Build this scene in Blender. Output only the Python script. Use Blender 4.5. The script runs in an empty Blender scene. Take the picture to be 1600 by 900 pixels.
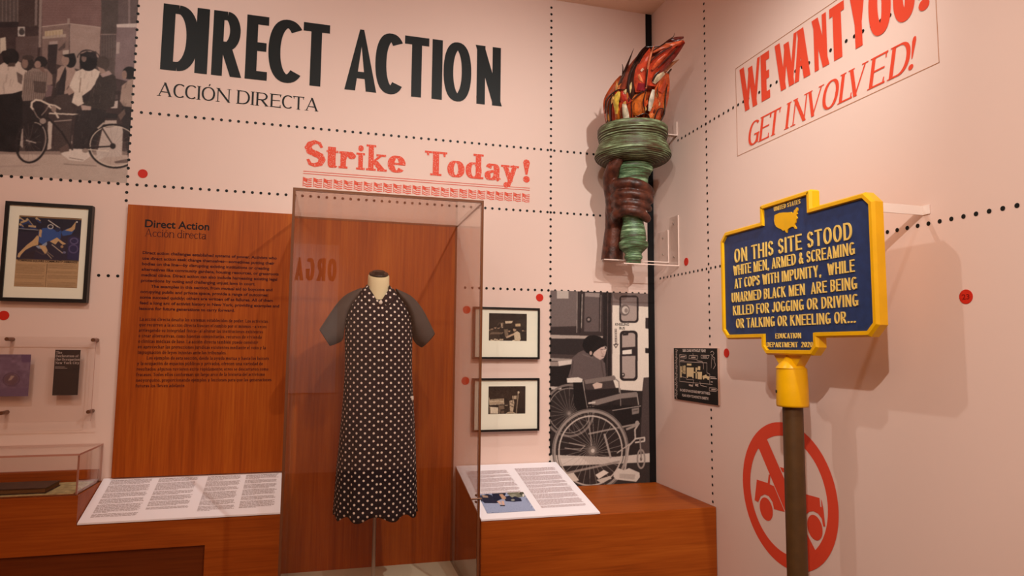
import bpy, bmesh, math, random
import numpy as np
from math import sin, cos, pi, radians
C = bpy.context.scene.collection
sc = bpy.context.scene
rnd = random.Random(7)

# ---------------------------------------------------------------- camera
EYE = 1.60                      # eye height; the back wall stands 3.5 m in front of the eye
F_PX = 1030.51                  # focal length in pixels of a 1600 px wide frame
YAW, PITCH, ROLL = radians(15.3937), radians(5.1706), radians(0.51715)
_f = np.array([sin(YAW)*cos(PITCH), cos(YAW)*cos(PITCH), sin(PITCH)])
_r = np.array([cos(YAW), -sin(YAW), 0.0]); _u = np.cross(_r, _f)
RV = cos(ROLL)*_r + sin(ROLL)*_u
UV_ = -sin(ROLL)*_r + cos(ROLL)*_u
from mathutils import Matrix, Vector
cam_d = bpy.data.cameras.new('camera'); cam = bpy.data.objects.new('camera', cam_d); C.objects.link(cam)
cam_d.sensor_width = 36.0; cam_d.lens = F_PX*36.0/1600.0; cam_d.clip_start = 0.02
m = Matrix.Identity(4)
for i in range(3):
    m[i][0], m[i][1], m[i][2] = RV[i], UV_[i], -_f[i]
m[2][3] = EYE
cam.matrix_world = m
sc.camera = cam

# ---------------------------------------------------------------- world, lamps, exposure
w = bpy.data.worlds.new('world'); sc.world = w; w.use_nodes = True
w.node_tree.nodes['Background'].inputs[0].default_value = (1.0, 0.70, 0.52, 1)
w.node_tree.nodes['Background'].inputs[1].default_value = 0.10
sc.view_settings.view_transform = 'Standard'; sc.view_settings.look = 'None'
sc.view_settings.gamma = 1.0; sc.view_settings.use_curve_mapping = False
sc.view_settings.exposure = 0.0
WARM = (1.0, 1.0, 0.95)
BOUNCE = (1.0, 0.66, 0.44)
def spot(loc, target, watts, angle, blend=0.6, rad=0.03, col=WARM):
    d = bpy.data.lights.new('track_and_fill_spot', 'SPOT'); o = bpy.data.objects.new('track_and_fill_spot', d); C.objects.link(o)
    d.energy = watts; d.spot_size = radians(angle); d.spot_blend = blend; d.shadow_soft_size = rad; d.color = col
    o.location = loc
    o.rotation_euler = (Vector(target)-Vector(loc)).to_track_quat('-Z', 'Y').to_euler()
def area(loc, target, watts, sx, sy, col=WARM):
    d = bpy.data.lights.new('bounce_fill_light', 'AREA'); o = bpy.data.objects.new('bounce_fill_light', d); C.objects.link(o)
    d.shape = 'RECTANGLE'; d.size = sx; d.size_y = sy; d.energy = watts; d.color = col
    o.location = loc
    o.rotation_euler = (Vector(target)-Vector(loc)).to_track_quat('-Z', 'Y').to_euler()
spot((-0.15, 2.30, 3.50), (1.83, 2.00, 1.95), 40, 62, 0.9)            # right wall, from the left
spot((-0.70, -0.75, 3.50), (1.83, 2.05, 1.75), 258, 46, 0.8)           # right wall, from behind the viewer
spot((1.25, 0.90, 3.52), (1.05, 3.50, 1.75), 148, 80, 0.9)             # corner, dress and torch
spot((0.30, 1.30, 3.52), (0.35, 3.50, 2.70), 54, 95, 0.9)             # heading, middle
spot((-1.25, 1.45, 3.52), (-1.10, 3.50, 2.70), 50, 80, 0.9)            # heading, left
spot((-0.50, 2.72, 3.55), (-0.56, 3.30, 0.90), 34, 30, 0.7)            # added fill spot, brightens the left reading panel from above
spot((0.98, 2.62, 3.55), (0.98, 3.20, 0.90), 46, 30, 0.7)              # added fill spot, brightens the corner console's reading panel from above
spot((-0.60, -1.50, 3.50), (-0.80, -3.20, 1.90), 100, 70, 0.9)          # added spot, brightens the opposite wall's banner for its reflection
area((-0.6, -0.8, 3.55), (-0.6, -0.8, 0.0), 80, 2.6, 2.6, BOUNCE)              # added soft fill standing in for light bounced round the gallery

# ---------------------------------------------------------------- pixel to place
def ray(x, y):
    return _f + RV*((x-800)/F_PX) + UV_*((450-y)/F_PX)
def bk(x, y, Y=3.5):
    d = ray(x, y); p = d*(Y/d[1]); p[2] += EYE; return p
def rp(x, y, X=1.83):
    d = ray(x, y); p = d*(X/d[0]); p[2] += EYE; return p

# ---------------------------------------------------------------- materials
def lin(c):
    return tuple(((v/255.0)/12.92 if v/255.0 <= 0.04045 else ((v/255.0+0.055)/1.055)**2.4) for v in c)
def mat(name, rgb, rough=0.6, spec=0.3, noise=0.0, nscale=20.0, bump=0.0, bscale=60.0, metal=0.0, rgb2=None, stretch=None, detail=4):
    m = bpy.data.materials.new(name); m.use_nodes = True
    nt = m.node_tree; b = nt.nodes['Principled BSDF']
    b.inputs['Base Color'].default_value = (*lin(rgb), 1)
    b.inputs['Roughness'].default_value = rough; b.inputs['Metallic'].default_value = metal
    b.inputs['Specular IOR Level'].default_value = spec
    tc = nt.nodes.new('ShaderNodeTexCoord'); mp = nt.nodes.new('ShaderNodeMapping')
    nt.links.new(tc.outputs['Object'], mp.inputs['Vector'])
    if stretch: mp.inputs['Scale'].default_value = stretch
    if noise or rgb2:
        n = nt.nodes.new('ShaderNodeTexNoise'); n.inputs['Scale'].default_value = nscale; n.inputs['Detail'].default_value = detail
        nt.links.new(mp.outputs[0], n.inputs['Vector'])
        cr = nt.nodes.new('ShaderNodeValToRGB')
        c2 = rgb2 if rgb2 else tuple(max(0, v*(1-noise)) for v in rgb)
        cr.color_ramp.elements[0].position = 0.36; cr.color_ramp.elements[1].position = 0.64
        cr.color_ramp.elements[0].color = (*lin(c2), 1); cr.color_ramp.elements[1].color = (*lin(rgb), 1)
        nt.links.new(n.outputs['Fac'], cr.inputs[0]); nt.links.new(cr.outputs[0], b.inputs['Base Color'])
    if bump:
        n2 = nt.nodes.new('ShaderNodeTexNoise'); n2.inputs['Scale'].default_value = bscale; n2.inputs['Detail'].default_value = 3
        nt.links.new(mp.outputs[0], n2.inputs['Vector'])
        bp = nt.nodes.new('ShaderNodeBump'); bp.inputs['Strength'].default_value = bump; bp.inputs['Distance'].default_value = 0.004
        nt.links.new(n2.outputs['Fac'], bp.inputs['Height']); nt.links.new(bp.outputs[0], b.inputs['Normal'])
    return m
def wood(name, axis, dark, mid, light):
    m = bpy.data.materials.new(name); m.use_nodes = True; nt = m.node_tree; b = nt.nodes['Principled BSDF']
    tc = nt.nodes.new('ShaderNodeTexCoord'); mp = nt.nodes.new('ShaderNodeMapping')
    s = [70.0, 70.0, 70.0]; s['XYZ'.index(axis)] = 2.2; mp.inputs['Scale'].default_value = s
    nt.links.new(tc.outputs['Object'], mp.inputs['Vector'])
    n = nt.nodes.new('ShaderNodeTexNoise'); n.inputs['Scale'].default_value = 1.6; n.inputs['Detail'].default_value = 8; n.inputs['Roughness'].default_value = 0.6
    nt.links.new(mp.outputs[0], n.inputs['Vector'])
    mp2 = nt.nodes.new('ShaderNodeMapping'); s = [9.0, 9.0, 9.0]; s['XYZ'.index(axis)] = 0.7; mp2.inputs['Scale'].default_value = s
    nt.links.new(tc.outputs['Object'], mp2.inputs['Vector'])
    n2 = nt.nodes.new('ShaderNodeTexNoise'); n2.inputs['Scale'].default_value = 1.5; n2.inputs['Detail'].default_value = 5; n2.inputs['Distortion'].default_value = 0.4
    nt.links.new(mp2.outputs[0], n2.inputs['Vector'])
    mx = nt.nodes.new('ShaderNodeMix'); mx.data_type = 'FLOAT'; mx.inputs[0].default_value = 0.45
    nt.links.new(n.outputs['Fac'], mx.inputs[2]); nt.links.new(n2.outputs['Fac'], mx.inputs[3])
    cr = nt.nodes.new('ShaderNodeValToRGB'); e = cr.color_ramp.elements
    e[0].position = 0.34; e[0].color = (*lin(dark), 1); e[1].position = 0.66; e[1].color = (*lin(light), 1)
    k = e.new(0.5); k.color = (*lin(mid), 1)
    nt.links.new(mx.outputs[0], cr.inputs[0]); nt.links.new(cr.outputs[0], b.inputs['Base Color'])
    b.inputs['Roughness'].default_value = 0.48; b.inputs['Specular IOR Level'].default_value = 0.22
    return m
def vcol_mat(name, rough=0.55, spec=0.25):
    m = bpy.data.materials.new(name); m.use_nodes = True; nt = m.node_tree; b = nt.nodes['Principled BSDF']
    a = nt.nodes.new('ShaderNodeVertexColor'); a.layer_name = 'print'
    nt.links.new(a.outputs[0], b.inputs['Base Color'])
    b.inputs['Roughness'].default_value = rough; b.inputs['Specular IOR Level'].default_value = spec
    return m
def clear(name, tint, ior=1.45, rough=0.0, gloss=1.0):
    # clear acrylic sheet: lets light through, mirrors the room by Fresnel
    m = bpy.data.materials.new(name); m.use_nodes = True; nt = m.node_tree
    for n in list(nt.nodes):
        if n.type == 'BSDF_PRINCIPLED': nt.nodes.remove(n)
    out = [n for n in nt.nodes if n.type == 'OUTPUT_MATERIAL'][0]
    t = nt.nodes.new('ShaderNodeBsdfTransparent'); t.inputs[0].default_value = (*tint, 1)
    g = nt.nodes.new('ShaderNodeBsdfGlossy'); g.inputs['Roughness'].default_value = rough; g.inputs[0].default_value = (gloss, gloss, gloss, 1)
    fr = nt.nodes.new('ShaderNodeFresnel'); fr.inputs[0].default_value = ior
    geo = nt.nodes.new('ShaderNodeNewGeometry')
    mth = nt.nodes.new('ShaderNodeMath'); mth.operation = 'MULTIPLY_ADD'       # ior -> same curve from behind
    mth.inputs[1].default_value = 1.0/ior-ior; mth.inputs[2].default_value = ior
    nt.links.new(geo.outputs['Backfacing'], mth.inputs[0])
    nt.links.new(mth.outputs[0], fr.inputs[0])
    mx = nt.nodes.new('ShaderNodeMixShader')
    nt.links.new(fr.outputs[0], mx.inputs[0]); nt.links.new(t.outputs[0], mx.inputs[1]); nt.links.new(g.outputs[0], mx.inputs[2])
    nt.links.new(mx.outputs[0], out.inputs[0])
    return m

M = {}
M['wall'] = mat('pink_wall_paint', (233, 204, 191), 0.55, 0.25, bump=0.10, bscale=900)
M['ceiling'] = mat('ceiling_paint', (248, 215, 192), 0.85, 0.1)
M['floor'] = mat('floor_concrete', (120, 105, 95), 0.5, 0.3, 0.2, 6)
M['black'] = mat('black_vinyl', (22, 24, 23), 0.5, 0.2)
M['text'] = mat('dark_print', (30, 22, 22), 0.6, 0.2)
M['maroon'] = mat('maroon_print', (72, 22, 22), 0.6, 0.2)
M['strip'] = mat('black_trim', (16, 14, 15), 0.5, 0.2)
M['woodv'] = wood('teak_veneer_upright', 'Z', (140, 58, 5), (164, 74, 11), (181, 91, 20))
M['woodh'] = wood('teak_veneer_lengthwise', 'X', (134, 58, 8), (158, 74, 15), (174, 88, 23))
M['woodd'] = wood('teak_recess_shade', 'X', (90, 38, 5), (106, 46, 9), (118, 54, 13))  # darker copy of the teak, shade of the recess put into its colour
M['plinth'] = mat('cream_plinth', (205, 195, 170), 0.7, 0.2)
M['white'] = mat('white_card', (248, 241, 246), 0.7, 0.15)
M['mat'] = mat('cream_mount_board', (245, 240, 222), 0.85, 0.1)
M['frame'] = mat('black_frame_wood', (20, 16, 15), 0.4, 0.35)
M['print'] = vcol_mat('photo_print')
M['printm'] = vcol_mat('matte_print', 0.75, 0.15)
M['acrylic'] = clear('clear_acrylic', (0.985, 0.975, 0.962))
M['acrylic_clean'] = clear('clear_acrylic_thin', (0.985, 0.975, 0.97))
M['glazing'] = clear('picture_glass', (0.985, 0.985, 0.98), 1.3)
M['edge'] = mat('acrylic_cut_edge', (112, 66, 40), 0.25, 0.5)
M['edgew'] = mat('acrylic_pale_edge', (232, 205, 192), 0.3, 0.5)
M['edgep'] = mat('acrylic_pink_edge', (190, 135, 118), 0.3, 0.4)
M['steel'] = mat('brushed_steel', (190, 175, 165), 0.3, 0.5, metal=0.9)
M['dullmetal'] = mat('bronze_standoff', (120, 82, 60), 0.35, 0.5, metal=0.6)
M['yellow'] = mat('yellow_enamel', (240, 178, 0), 0.35, 0.4, 0.04, 15, 0.03, 40)
M['letter'] = mat('cream_yellow_enamel', (240, 200, 104), 0.4, 0.35)
M['blue'] = mat('navy_enamel', (36, 58, 104), 0.45, 0.35, 0.12, 40, 0.08, 90)
M['post'] = mat('brown_post_paint', (84, 56, 26), 0.5, 0.35, 0.08, 30)
M['brackw'] = mat('white_bracket_paint', (240, 222, 212), 0.4, 0.3)
M['neck'] = mat('cream_jersey', (232, 215, 175), 0.8, 0.1, bump=0.1, bscale=500)
M['capblk'] = mat('black_neck_cap', (34, 22, 18), 0.35, 0.4)
M['sleeve'] = mat('charcoal_cotton', (84, 74, 70), 0.9, 0.1, 0.08, 25)
M['button'] = mat('pearl_button', (225, 215, 205), 0.3, 0.5)
M['sticker'] = mat('red_sticker', (206, 44, 28), 0.5, 0.2)
M['stickerink'] = mat('sticker_ink', (130, 18, 14), 0.5, 0.2)

# red vinyl lettering, worn away in flecks
def worn(name, rgb, base, amount, scale):
    m = mat(name, rgb, 0.55, 0.2); nt = m.node_tree; b = nt.nodes['Principled BSDF']
    tc = nt.nodes.new('ShaderNodeTexCoord'); n = nt.nodes.new('ShaderNodeTexNoise'); n.inputs['Scale'].default_value = scale; n.inputs['Detail'].default_value = 6
    n.inputs['Roughness'].default_value = 0.7
    nt.links.new(tc.outputs['Object'], n.inputs['Vector'])
    cr = nt.nodes.new('ShaderNodeValToRGB'); cr.color_ramp.elements[0].position = amount; cr.color_ramp.elements[1].position = amount+0.02
    cr.color_ramp.elements[0].color = (*lin(rgb), 1); cr.color_ramp.elements[1].color = (*lin(base), 1)
    nt.links.new(n.outputs['Fac'], cr.inputs[0]); nt.links.new(cr.outputs[0], b.inputs['Base Color'])
    return m
M['red'] = worn('red_vinyl', (224, 74, 48), (236, 200, 185), 0.86, 60)
M['redworn'] = worn('red_vinyl_worn', (226, 78, 52), (238, 200, 185), 0.575, 150)
M['goldline'] = mat('thin_brown_line', (176, 112, 66), 0.6, 0.2)

# ---------------------------------------------------------------- object helpers
def put(o, parent=None):
    C.objects.link(o)
    if parent is not None: o.parent = parent
    return o
def wloc(o):
    p = Vector((0, 0, 0))
    while o is not None: p = p+o.location; o = o.parent
    return p
def thing(name, label, cat, loc, group=None):
    o = bpy.data.objects.new(name, None); C.objects.link(o); o.location = loc; o.empty_display_size = 0.1
    o['label'] = label; o['category'] = cat
    if group: o['group'] = group
    return o
def tag(o, label, cat, group=None):
    o['label'] = label; o['category'] = cat
    if group: o['group'] = group
    return o
class MB:
    def __init__(s): s.v = []; s.f = []; s.mi = []; s.sm = []
    def add(s, vs, fs, mi=0, smooth=False):
        n = len(s.v); s.v += [tuple(map(float, p)) for p in vs]
        for f in fs: s.f.append([i+n for i in f]); s.mi.append(mi); s.sm.append(smooth)
        return s
    def box(s, x0, x1, y0, y1, z0, z1, mi=0, mis=None):
        # mis: material per face order -x +x -y +y -z +z
        vs = [(x, y, z) for x in (x0, x1) for y in (y0, y1) for z in (z0, z1)]
        fs = [(0, 1, 3, 2), (4, 6, 7, 5), (0, 4, 5, 1), (2, 3, 7, 6), (0, 2, 6, 4), (1, 5, 7, 3)]
        n = len(s.v); s.v += vs
        for k, f in enumerate(fs): s.f.append([i+n for i in f]); s.mi.append(mis[k] if mis else mi); s.sm.append(False)
        return s
    def prism(s, a, b, mi=0, side=None):
        # two matching outlines joined by sides
        n = len(a); s.add(a, [list(range(n))], mi); s.add(b, [list(range(n))[::-1]], mi)
        s.add(list(a)+list(b), [(i, (i+1) % n, (i+1) % n+n, i+n) for i in range(n)], mi if side is None else side)
        return s
    def lathe(s, prof, cx, cy, seg=32, mi=0, z0=0.0, smooth=True, sy=1.0, bands=None):
        vs = [(cx+r*cos(2*pi*k/seg), cy+sy*r*sin(2*pi*k/seg), z+z0) for r, z in prof for k in range(seg)]
        fs = [(i*seg+k, i*seg+(k+1) % seg, (i+1)*seg+(k+1) % seg, (i+1)*seg+k) for i in range(len(prof)-1) for k in range(seg)]
        s.add(vs, fs, mi, smooth)
        if bands:
            for i in range(len(prof)-1):
                for k in range(seg): s.mi[len(s.mi)-len(fs)+i*seg+k] = bands(i)
        n = len(prof)-1
        s.add([vs[k] for k in range(seg)], [list(range(seg))[::-1]], mi); s.add([vs[n*seg+k] for k in range(seg)], [list(range(seg))], mi)
        return s
    def tube(s, pts, rad, seg=10, mi=0, smooth=True):
        pts = [Vector(p) for p in pts]; n = len(pts)
        if not hasattr(rad, '__len__'): rad = [rad]*n
        vs = []; ref = None
        for i, p in enumerate(pts):
            t = (pts[min(i+1, n-1)]-pts[max(i-1, 0)]).normalized()
            a = (ref if ref is not None else (Vector((0, 0, 1)) if abs(t.z) < 0.9 else Vector((1, 0, 0))))
            u = (a-t*a.dot(t)).normalized(); ref = u; q = t.cross(u)
            vs += [p+(u*cos(2*pi*k/seg)+q*sin(2*pi*k/seg))*rad[i] for k in range(seg)]
        s.add(vs, [(i*seg+k, i*seg+(k+1) % seg, (i+1)*seg+(k+1) % seg, (i+1)*seg+k) for i in range(n-1) for k in range(seg)], mi, smooth)
        s.add(vs[:seg], [list(range(seg))[::-1]], mi); s.add(vs[-seg:], [list(range(seg))], mi)
        return s
    def loft(s, rings, mi=0, smooth=True, caps=True):
        seg = len(rings[0]); vs = [p for r in rings for p in r]
        s.add(vs, [(i*seg+k, i*seg+(k+1) % seg, (i+1)*seg+(k+1) % seg, (i+1)*seg+k) for i in range(len(rings)-1) for k in range(seg)], mi, smooth)
        if caps: s.add(rings[0], [list(range(seg))[::-1]], mi, smooth); s.add(rings[-1], [list(range(seg))], mi, smooth)
        return s
    def build(s, name, mats, parent=None, bevel=0.0, origin=None, recalc=True):
        me = bpy.data.meshes.new(name)
        o = bpy.data.objects.new(name, me)
        off = wloc(parent) if parent is not None else Vector(origin if origin is not None else (0, 0, 0))
        me.from_pydata([(x-off.x, y-off.y, z-off.z) for x, y, z in s.v], [], s.f)
        for mm in (mats if isinstance(mats, (list, tuple)) else [mats]): me.materials.append(mm)
        me.polygons.foreach_set('material_index', s.mi); me.polygons.foreach_set('use_smooth', s.sm)
        if recalc:
            bm = bmesh.new(); bm.from_mesh(me)
            bmesh.ops.recalc_face_normals(bm, faces=bm.faces); bm.to_mesh(me); bm.free()
        me.update()
        put(o, parent)
        if parent is None and origin is not None: o.location = origin
        if bevel:
            b = o.modifiers.new('bevel', 'BEVEL'); b.width = bevel; b.segments = 2; b.limit_method = 'ANGLE'; b.angle_limit = radians(50)
        return o
def center(mb):
    a = np.array(mb.v); return tuple((a.min(0)+a.max(0))/2)
def struct(name, mb, mats, bevel=0):
    o = mb.build(name, mats, None, bevel); o['kind'] = 'structure'; return o
def inset(pts, d):
    # offset a closed 2-D outline inwards (counter-clockwise order)
    n = len(pts); out = []
    for i in range(n):
        p0, p1, p2 = Vector(pts[i-1]), Vector(pts[i]), Vector(pts[(i+1) % n])
        a = (p1-p0).normalized(); b = (p2-p1).normalized()
        n1 = Vector((-a.y, a.x)); n2 = Vector((-b.y, b.x)); k = (n1+n2); k = k/(max(1e-6, k.dot(n1)))
        out.append(tuple(p1+k*d))
    return out

# ---------------------------------------------------------------- lettering
def arc(cx, cy, rx, ry, a0, a1, n=22, e=1.0):
    pts = []
    for i in range(n+1):
        a = radians(a0+(a1-a0)*i/n); c, s_ = cos(a), sin(a)
        pts.append((cx+rx*math.copysign(abs(c)**e, c), cy+ry*math.copysign(abs(s_)**e, s_)))
    return pts
def spline(p, n=7):
    p = [p[0]]+list(p)+[p[-1]]; out = []
    for i in range(1, len(p)-2):
        for k in range(n):
            t = k/n; a, b, c, d = p[i-1], p[i], p[i+1], p[i+2]
            out.append(tuple(0.5*((2*b[j])+(-a[j]+c[j])*t+(2*a[j]-5*b[j]+4*c[j]-d[j])*t*t+(-a[j]+3*b[j]-3*c[j]+d[j])*t**3) for j in (0, 1)))
    out.append(p[-2]); return out
L_ = lambda a, b, c, d, k='': ('l', a, b, c, d, k)
O_ = ('c', arc(.5, .5, .5, .5, 0, 360, 40, .92))
SP = [(.95, .77), (.78, .96), (.48, 1), (.14, .9), (.03, .74), (.16, .58), (.5, .5), (.86, .41), (1, .25), (.86, .07), (.5, 0), (.2, .04), (.03, .24)]
ACUTE = lambda y: L_(.42, y, .72, y+.35, 'n')
CAP = {   # width, strokes, serif spots (x, y)
 'A': (.76, [L_(0, 0, .5, 1, 'n'), L_(.5, 1, 1, 0, 'k'), L_(.2, .3, .8, .3)], [(0, 0), (1, 0)]),
 '&': (.72, [('c', spline([(1, 0), (.3, .68), (.22, .85), (.42, 1), (.62, .86), (.5, .66), (.1, .4), (.02, .2), (.3, 0), (.7, .1), (1, .48)]))], []),
 '2': (.58, [('c', spline([(.04, .74), (.2, .95), (.5, 1), (.85, .9), (.96, .72), (.8, .5), (.1, .04)])), L_(0, 0, 1, 0)], []),
 '0': (.6, [O_], []),
 'B': (.66, [L_(0, 0, 0, 1), L_(0, 1, .5, 1), L_(0, .53, .5, .53), L_(0, 0, .5, 0), ('c', arc(.5, .765, .42, .235, 90, -90)), ('c', arc(.5, .265, .5, .265, 90, -90))], [(0, 0), (0, 1)]),
 'C': (.7, [('c', arc(.54, .5, .54, .5, 48, 312, 34, .92))], []),
 'D': (.76, [L_(0, 0, 0, 1), L_(0, 1, .4, 1), L_(0, 0, .4, 0), ('c', arc(.4, .5, .6, .5, 90, -90, 26, .92))], [(0, 0), (0, 1)]),
 'E': (.64, [L_(0, 0, 0, 1), L_(0, 1, 1, 1), L_(0, .52, .85, .52), L_(0, 0, 1, 0), ('t', 1, 1, -1), ('t', 1, 0, 1)], [(0, 0), (0, 1)]),
 'F': (.6, [L_(0, 0, 0, 1), L_(0, 1, 1, 1), L_(0, .5, .85, .5), ('t', 1, 1, -1)], [(0, 0), (0, 1)]),
 'G': (.76, [('c', arc(.52, .5, .52, .5, 48, 330, 34, .92)), L_(.95, 0.02, .95, .42), L_(.55, .42, 1, .42)], []),
 'H': (.78, [L_(0, 0, 0, 1), L_(1, 0, 1, 1), L_(0, .52, 1, .52)], [(0, 0), (0, 1), (1, 0), (1, 1)]),
 'I': (.0, [L_(.5, 0, .5, 1)], [(.5, 0), (.5, 1)]),
 'J': (.5, [('c', [(1, 1), (1, .3)]+arc(.5, .3, .5, .3, 0, -170))], [(1, 1)]),
 'K': (.74, [L_(0, 0, 0, 1), L_(.95, 1, .05, .42, 'n'), L_(.3, .6, 1, 0, 'k')], [(0, 0), (0, 1), (1, 0), (.95, 1)]),
 'L': (.6, [L_(0, 0, 0, 1), L_(0, 0, 1, 0), ('t', 1, 0, 1)], [(0, 0), (0, 1)]),
 'M': (.94, [L_(0, 0, 0, 1, 'n'), L_(0, 1, .5, 0, 'k'), L_(.5, 0, 1, 1, 'n'), L_(1, 0, 1, 1)], [(0, 0), (0, 1), (1, 0), (1, 1)]),
 'N': (.78, [L_(0, 0, 0, 1, 'n'), L_(0, 1, 1, 0, 'k'), L_(1, 0, 1, 1, 'n')], [(0, 0), (0, 1), (1, 1)]),
 'O': (.8, [O_], []),
 'P': (.64, [L_(0, 0, 0, 1), L_(0, 1, .5, 1), L_(0, .47, .5, .47), ('c', arc(.5, .735, .5, .265, 90, -90))], [(0, 0), (0, 1)]),
 'Q': (.8, [O_, L_(.55, .22, 1, -.08, 'k')], []),
 'R': (.7, [L_(0, 0, 0, 1), L_(0, 1, .5, 1), L_(0, .46, .5, .46), ('c', arc(.5, .73, .46, .27, 90, -90)), L_(.45, .46, 1, 0, 'k')], [(0, 0), (0, 1), (1, 0)]),
 'S': (.6, [('s', SP)], []),
 'T': (.7, [L_(.5, 0, .5, 1), L_(0, 1, 1, 1), ('t', 0, 1, -1), ('t', 1, 1, -1)], [(.5, 0)]),
 'U': (.74, [('c', [(0, 1), (0, .34)]+arc(.5, .34, .5, .34, 180, 360)+[(1, 1)])], [(0, 1), (1, 1)]),
 'V': (.76, [L_(0, 1, .5, 0, 'k'), L_(.5, 0, 1, 1, 'n')], [(0, 1), (1, 1)]),
 'W': (1.08, [L_(0, 1, .27, 0, 'k'), L_(.27, 0, .5, .95, 'n'), L_(.5, .95, .73, 0, 'k'), L_(.73, 0, 1, 1, 'n')], [(0, 1), (1, 1)]),
 'X': (.74, [L_(0, 1, 1, 0, 'k'), L_(0, 0, 1, 1, 'n')], [(0, 0), (0, 1), (1, 0), (1, 1)]),
 'Y': (.74, [L_(0, 1, .5, .42, 'k'), L_(.5, .42, 1, 1, 'n'), L_(.5, 0, .5, .48)], [(.5, 0), (0, 1), (1, 1)]),
 'Z': (.66, [L_(0, 1, 1, 1), L_(0, 0, 1, 1, 'k'), L_(0, 0, 1, 0)], []),
}
LOW = {
 'a': (.5, [('c', spline([(.08, .78), (.28, 1), (.68, 1), (.9, .8), (.9, .5), (.9, .15), (1.1, .0)])), ('c', spline([(.9, .58), (.45, .54), (.08, .42), (0, .22), (.16, .02), (.45, 0), (.75, .12), (.9, .3)]))], []),
 'b': (.54, [L_(.05, 0, .05, 2), O_], [(.05, 2)]),
 'c': (.48, [('c', arc(.53, .5, .53, .5, 40, 318, 30))], []),
 'd': (.54, [L_(.95, 0, .95, 2), O_], [(.95, 2), (.95, 0)]),
 'e': (.5, [('c', arc(.5, .5, .5, .5, 5, 322, 32)), L_(.02, .52, .98, .52)], []),
 'f': (.36, [('c', spline([(1, 1.85), (.75, 2), (.45, 1.8), (.4, 1.3), (.4, 0)])), L_(0, 1, .9, 1)], [(.4, 0)]),
 'g': (.52, [('c', arc(.5, .55, .5, .45, 0, 360, 32)), ('c', spline([(.97, 1), (.97, .0), (.95, -.6), (.6, -1), (.2, -.95), (.02, -.65)]))], []),
 'h': (.56, [L_(.02, 0, .02, 2), ('c', spline([(.02, .62), (.3, .97), (.68, 1), (.96, .78), (.98, .5), (.98, 0)]))], [(.02, 0), (.02, 2), (.98, 0)]),
 'i': (.0, [L_(.5, 0, .5, 1), ('d', .5, 1.62)], [(.5, 0), (.45, 1)]),
 'j': (.2, [('c', spline([(.9, 1), (.9, -.4), (.7, -.95), (.1, -.9)])), ('d', .9, 1.62)], []),
 'k': (.56, [L_(.02, 0, .02, 2), L_(.9, 1, .05, .42, 'n'), L_(.3, .6, 1, 0, 'k')], [(.02, 0), (.02, 2), (1, 0), (.9, 1)]),
 'l': (.0, [L_(.5, 0, .5, 2)], [(.5, 0), (.45, 2)]),
 'm': (.92, [L_(.0, 0, .0, 1), ('c', spline([(.0, .62), (.17, .97), (.36, 1), (.49, .78), (.5, .5), (.5, 0)])), ('c', spline([(.5, .62), (.67, .97), (.86, 1), (.99, .78), (1, .5), (1, 0)]))], [(0, 0), (0, 1), (.5, 0), (1, 0)]),
 'n': (.56, [L_(.02, 0, .02, 1), ('c', spline([(.02, .62), (.3, .97), (.68, 1), (.96, .78), (.98, .5), (.98, 0)]))], [(.02, 0), (.02, 1), (.98, 0)]),
 'o': (.54, [O_], []),
 'p': (.54, [L_(.05, -1, .05, 1), O_], [(.05, -1), (.05, 1)]),
 'q': (.54, [L_(.95, -1, .95, 1), O_], [(.95, -1)]),
 'r': (.4, [L_(.05, 0, .05, 1), ('c', spline([(.05, .5), (.3, .88), (.7, 1), (.95, .92)])), ('d', .9, .8)], [(.05, 0), (.05, 1)]),
 's': (.42, [('s', SP)], []),
 't': (.34, [('c', spline([(.35, 1.5), (.35, .8), (.36, .25), (.55, 0), (1, .1)])), L_(0, 1, .95, 1)], []),
 'u': (.56, [('c', spline([(.02, 1), (.02, .4), (.12, .1), (.4, 0), (.75, .1), (.98, .38)])), L_(.98, 0, .98, 1)], [(.02, 1), (.98, 1), (.98, 0)]),
 'v': (.54, [L_(0, 1, .5, 0, 'k'), L_(.5, 0, 1, 1, 'n')], [(0, 1), (1, 1)]),
 'w': (.8, [L_(0, 1, .27, 0, 'k'), L_(.27, 0, .5, .95, 'n'), L_(.5, .95, .73, 0, 'k'), L_(.73, 0, 1, 1, 'n')], [(0, 1), (1, 1)]),
 'x': (.52, [L_(0, 1, 1, 0, 'k'), L_(0, 0, 1, 1, 'n')], [(0, 0), (0, 1), (1, 0), (1, 1)]),
 'y': (.54, [L_(0, 1, .52, 0, 'k'), ('c', [(1, 1), (.5, -.1), (.35, -.75), (.1, -.85)]), ('d', .1, -.72)], [(0, 1), (1, 1)]),
 'z': (.48, [L_(0, 1, 1, 1), L_(0, 0, 1, 1, 'k'), L_(0, 0, 1, 0)], []),
}
for a, b in zip('áéíóúñ', 'aeioun'):
    wd, st, sf = LOW[b]; st = [q for q in st if q[0] != 'd']
    LOW[a] = (wd, st+([L_(.2, 1.45, .8, 1.55)] if a == 'ñ' else [L_(.4, 1.35, .75, 1.85, 'n')] if b != 'i' else [('q', .5, 1.35, .14, 1.85)]), sf)
CAP['Ó'] = (.8, CAP['O'][1]+[('a', .5, 1.1)], [])
PUN = {'.': (.0, [('d', .5, .0)], []), ',': (.0, [('d', .5, .0), L_(.6, .02, .35, -.16)], []), ':': (.0, [('d', .5, .0), ('d', .5, .5)], []),
       ';': (.0, [('d', .5, .5), ('d', .5, .0), L_(.6, .02, .35, -.16)], []), '–': (.5, [L_(0, .35, 1, .35)], []), '—': (.8, [L_(0, .35, 1, .35)], []),
       '!': (.0, [('x',), ('d', .5, .0)], [])}
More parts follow.
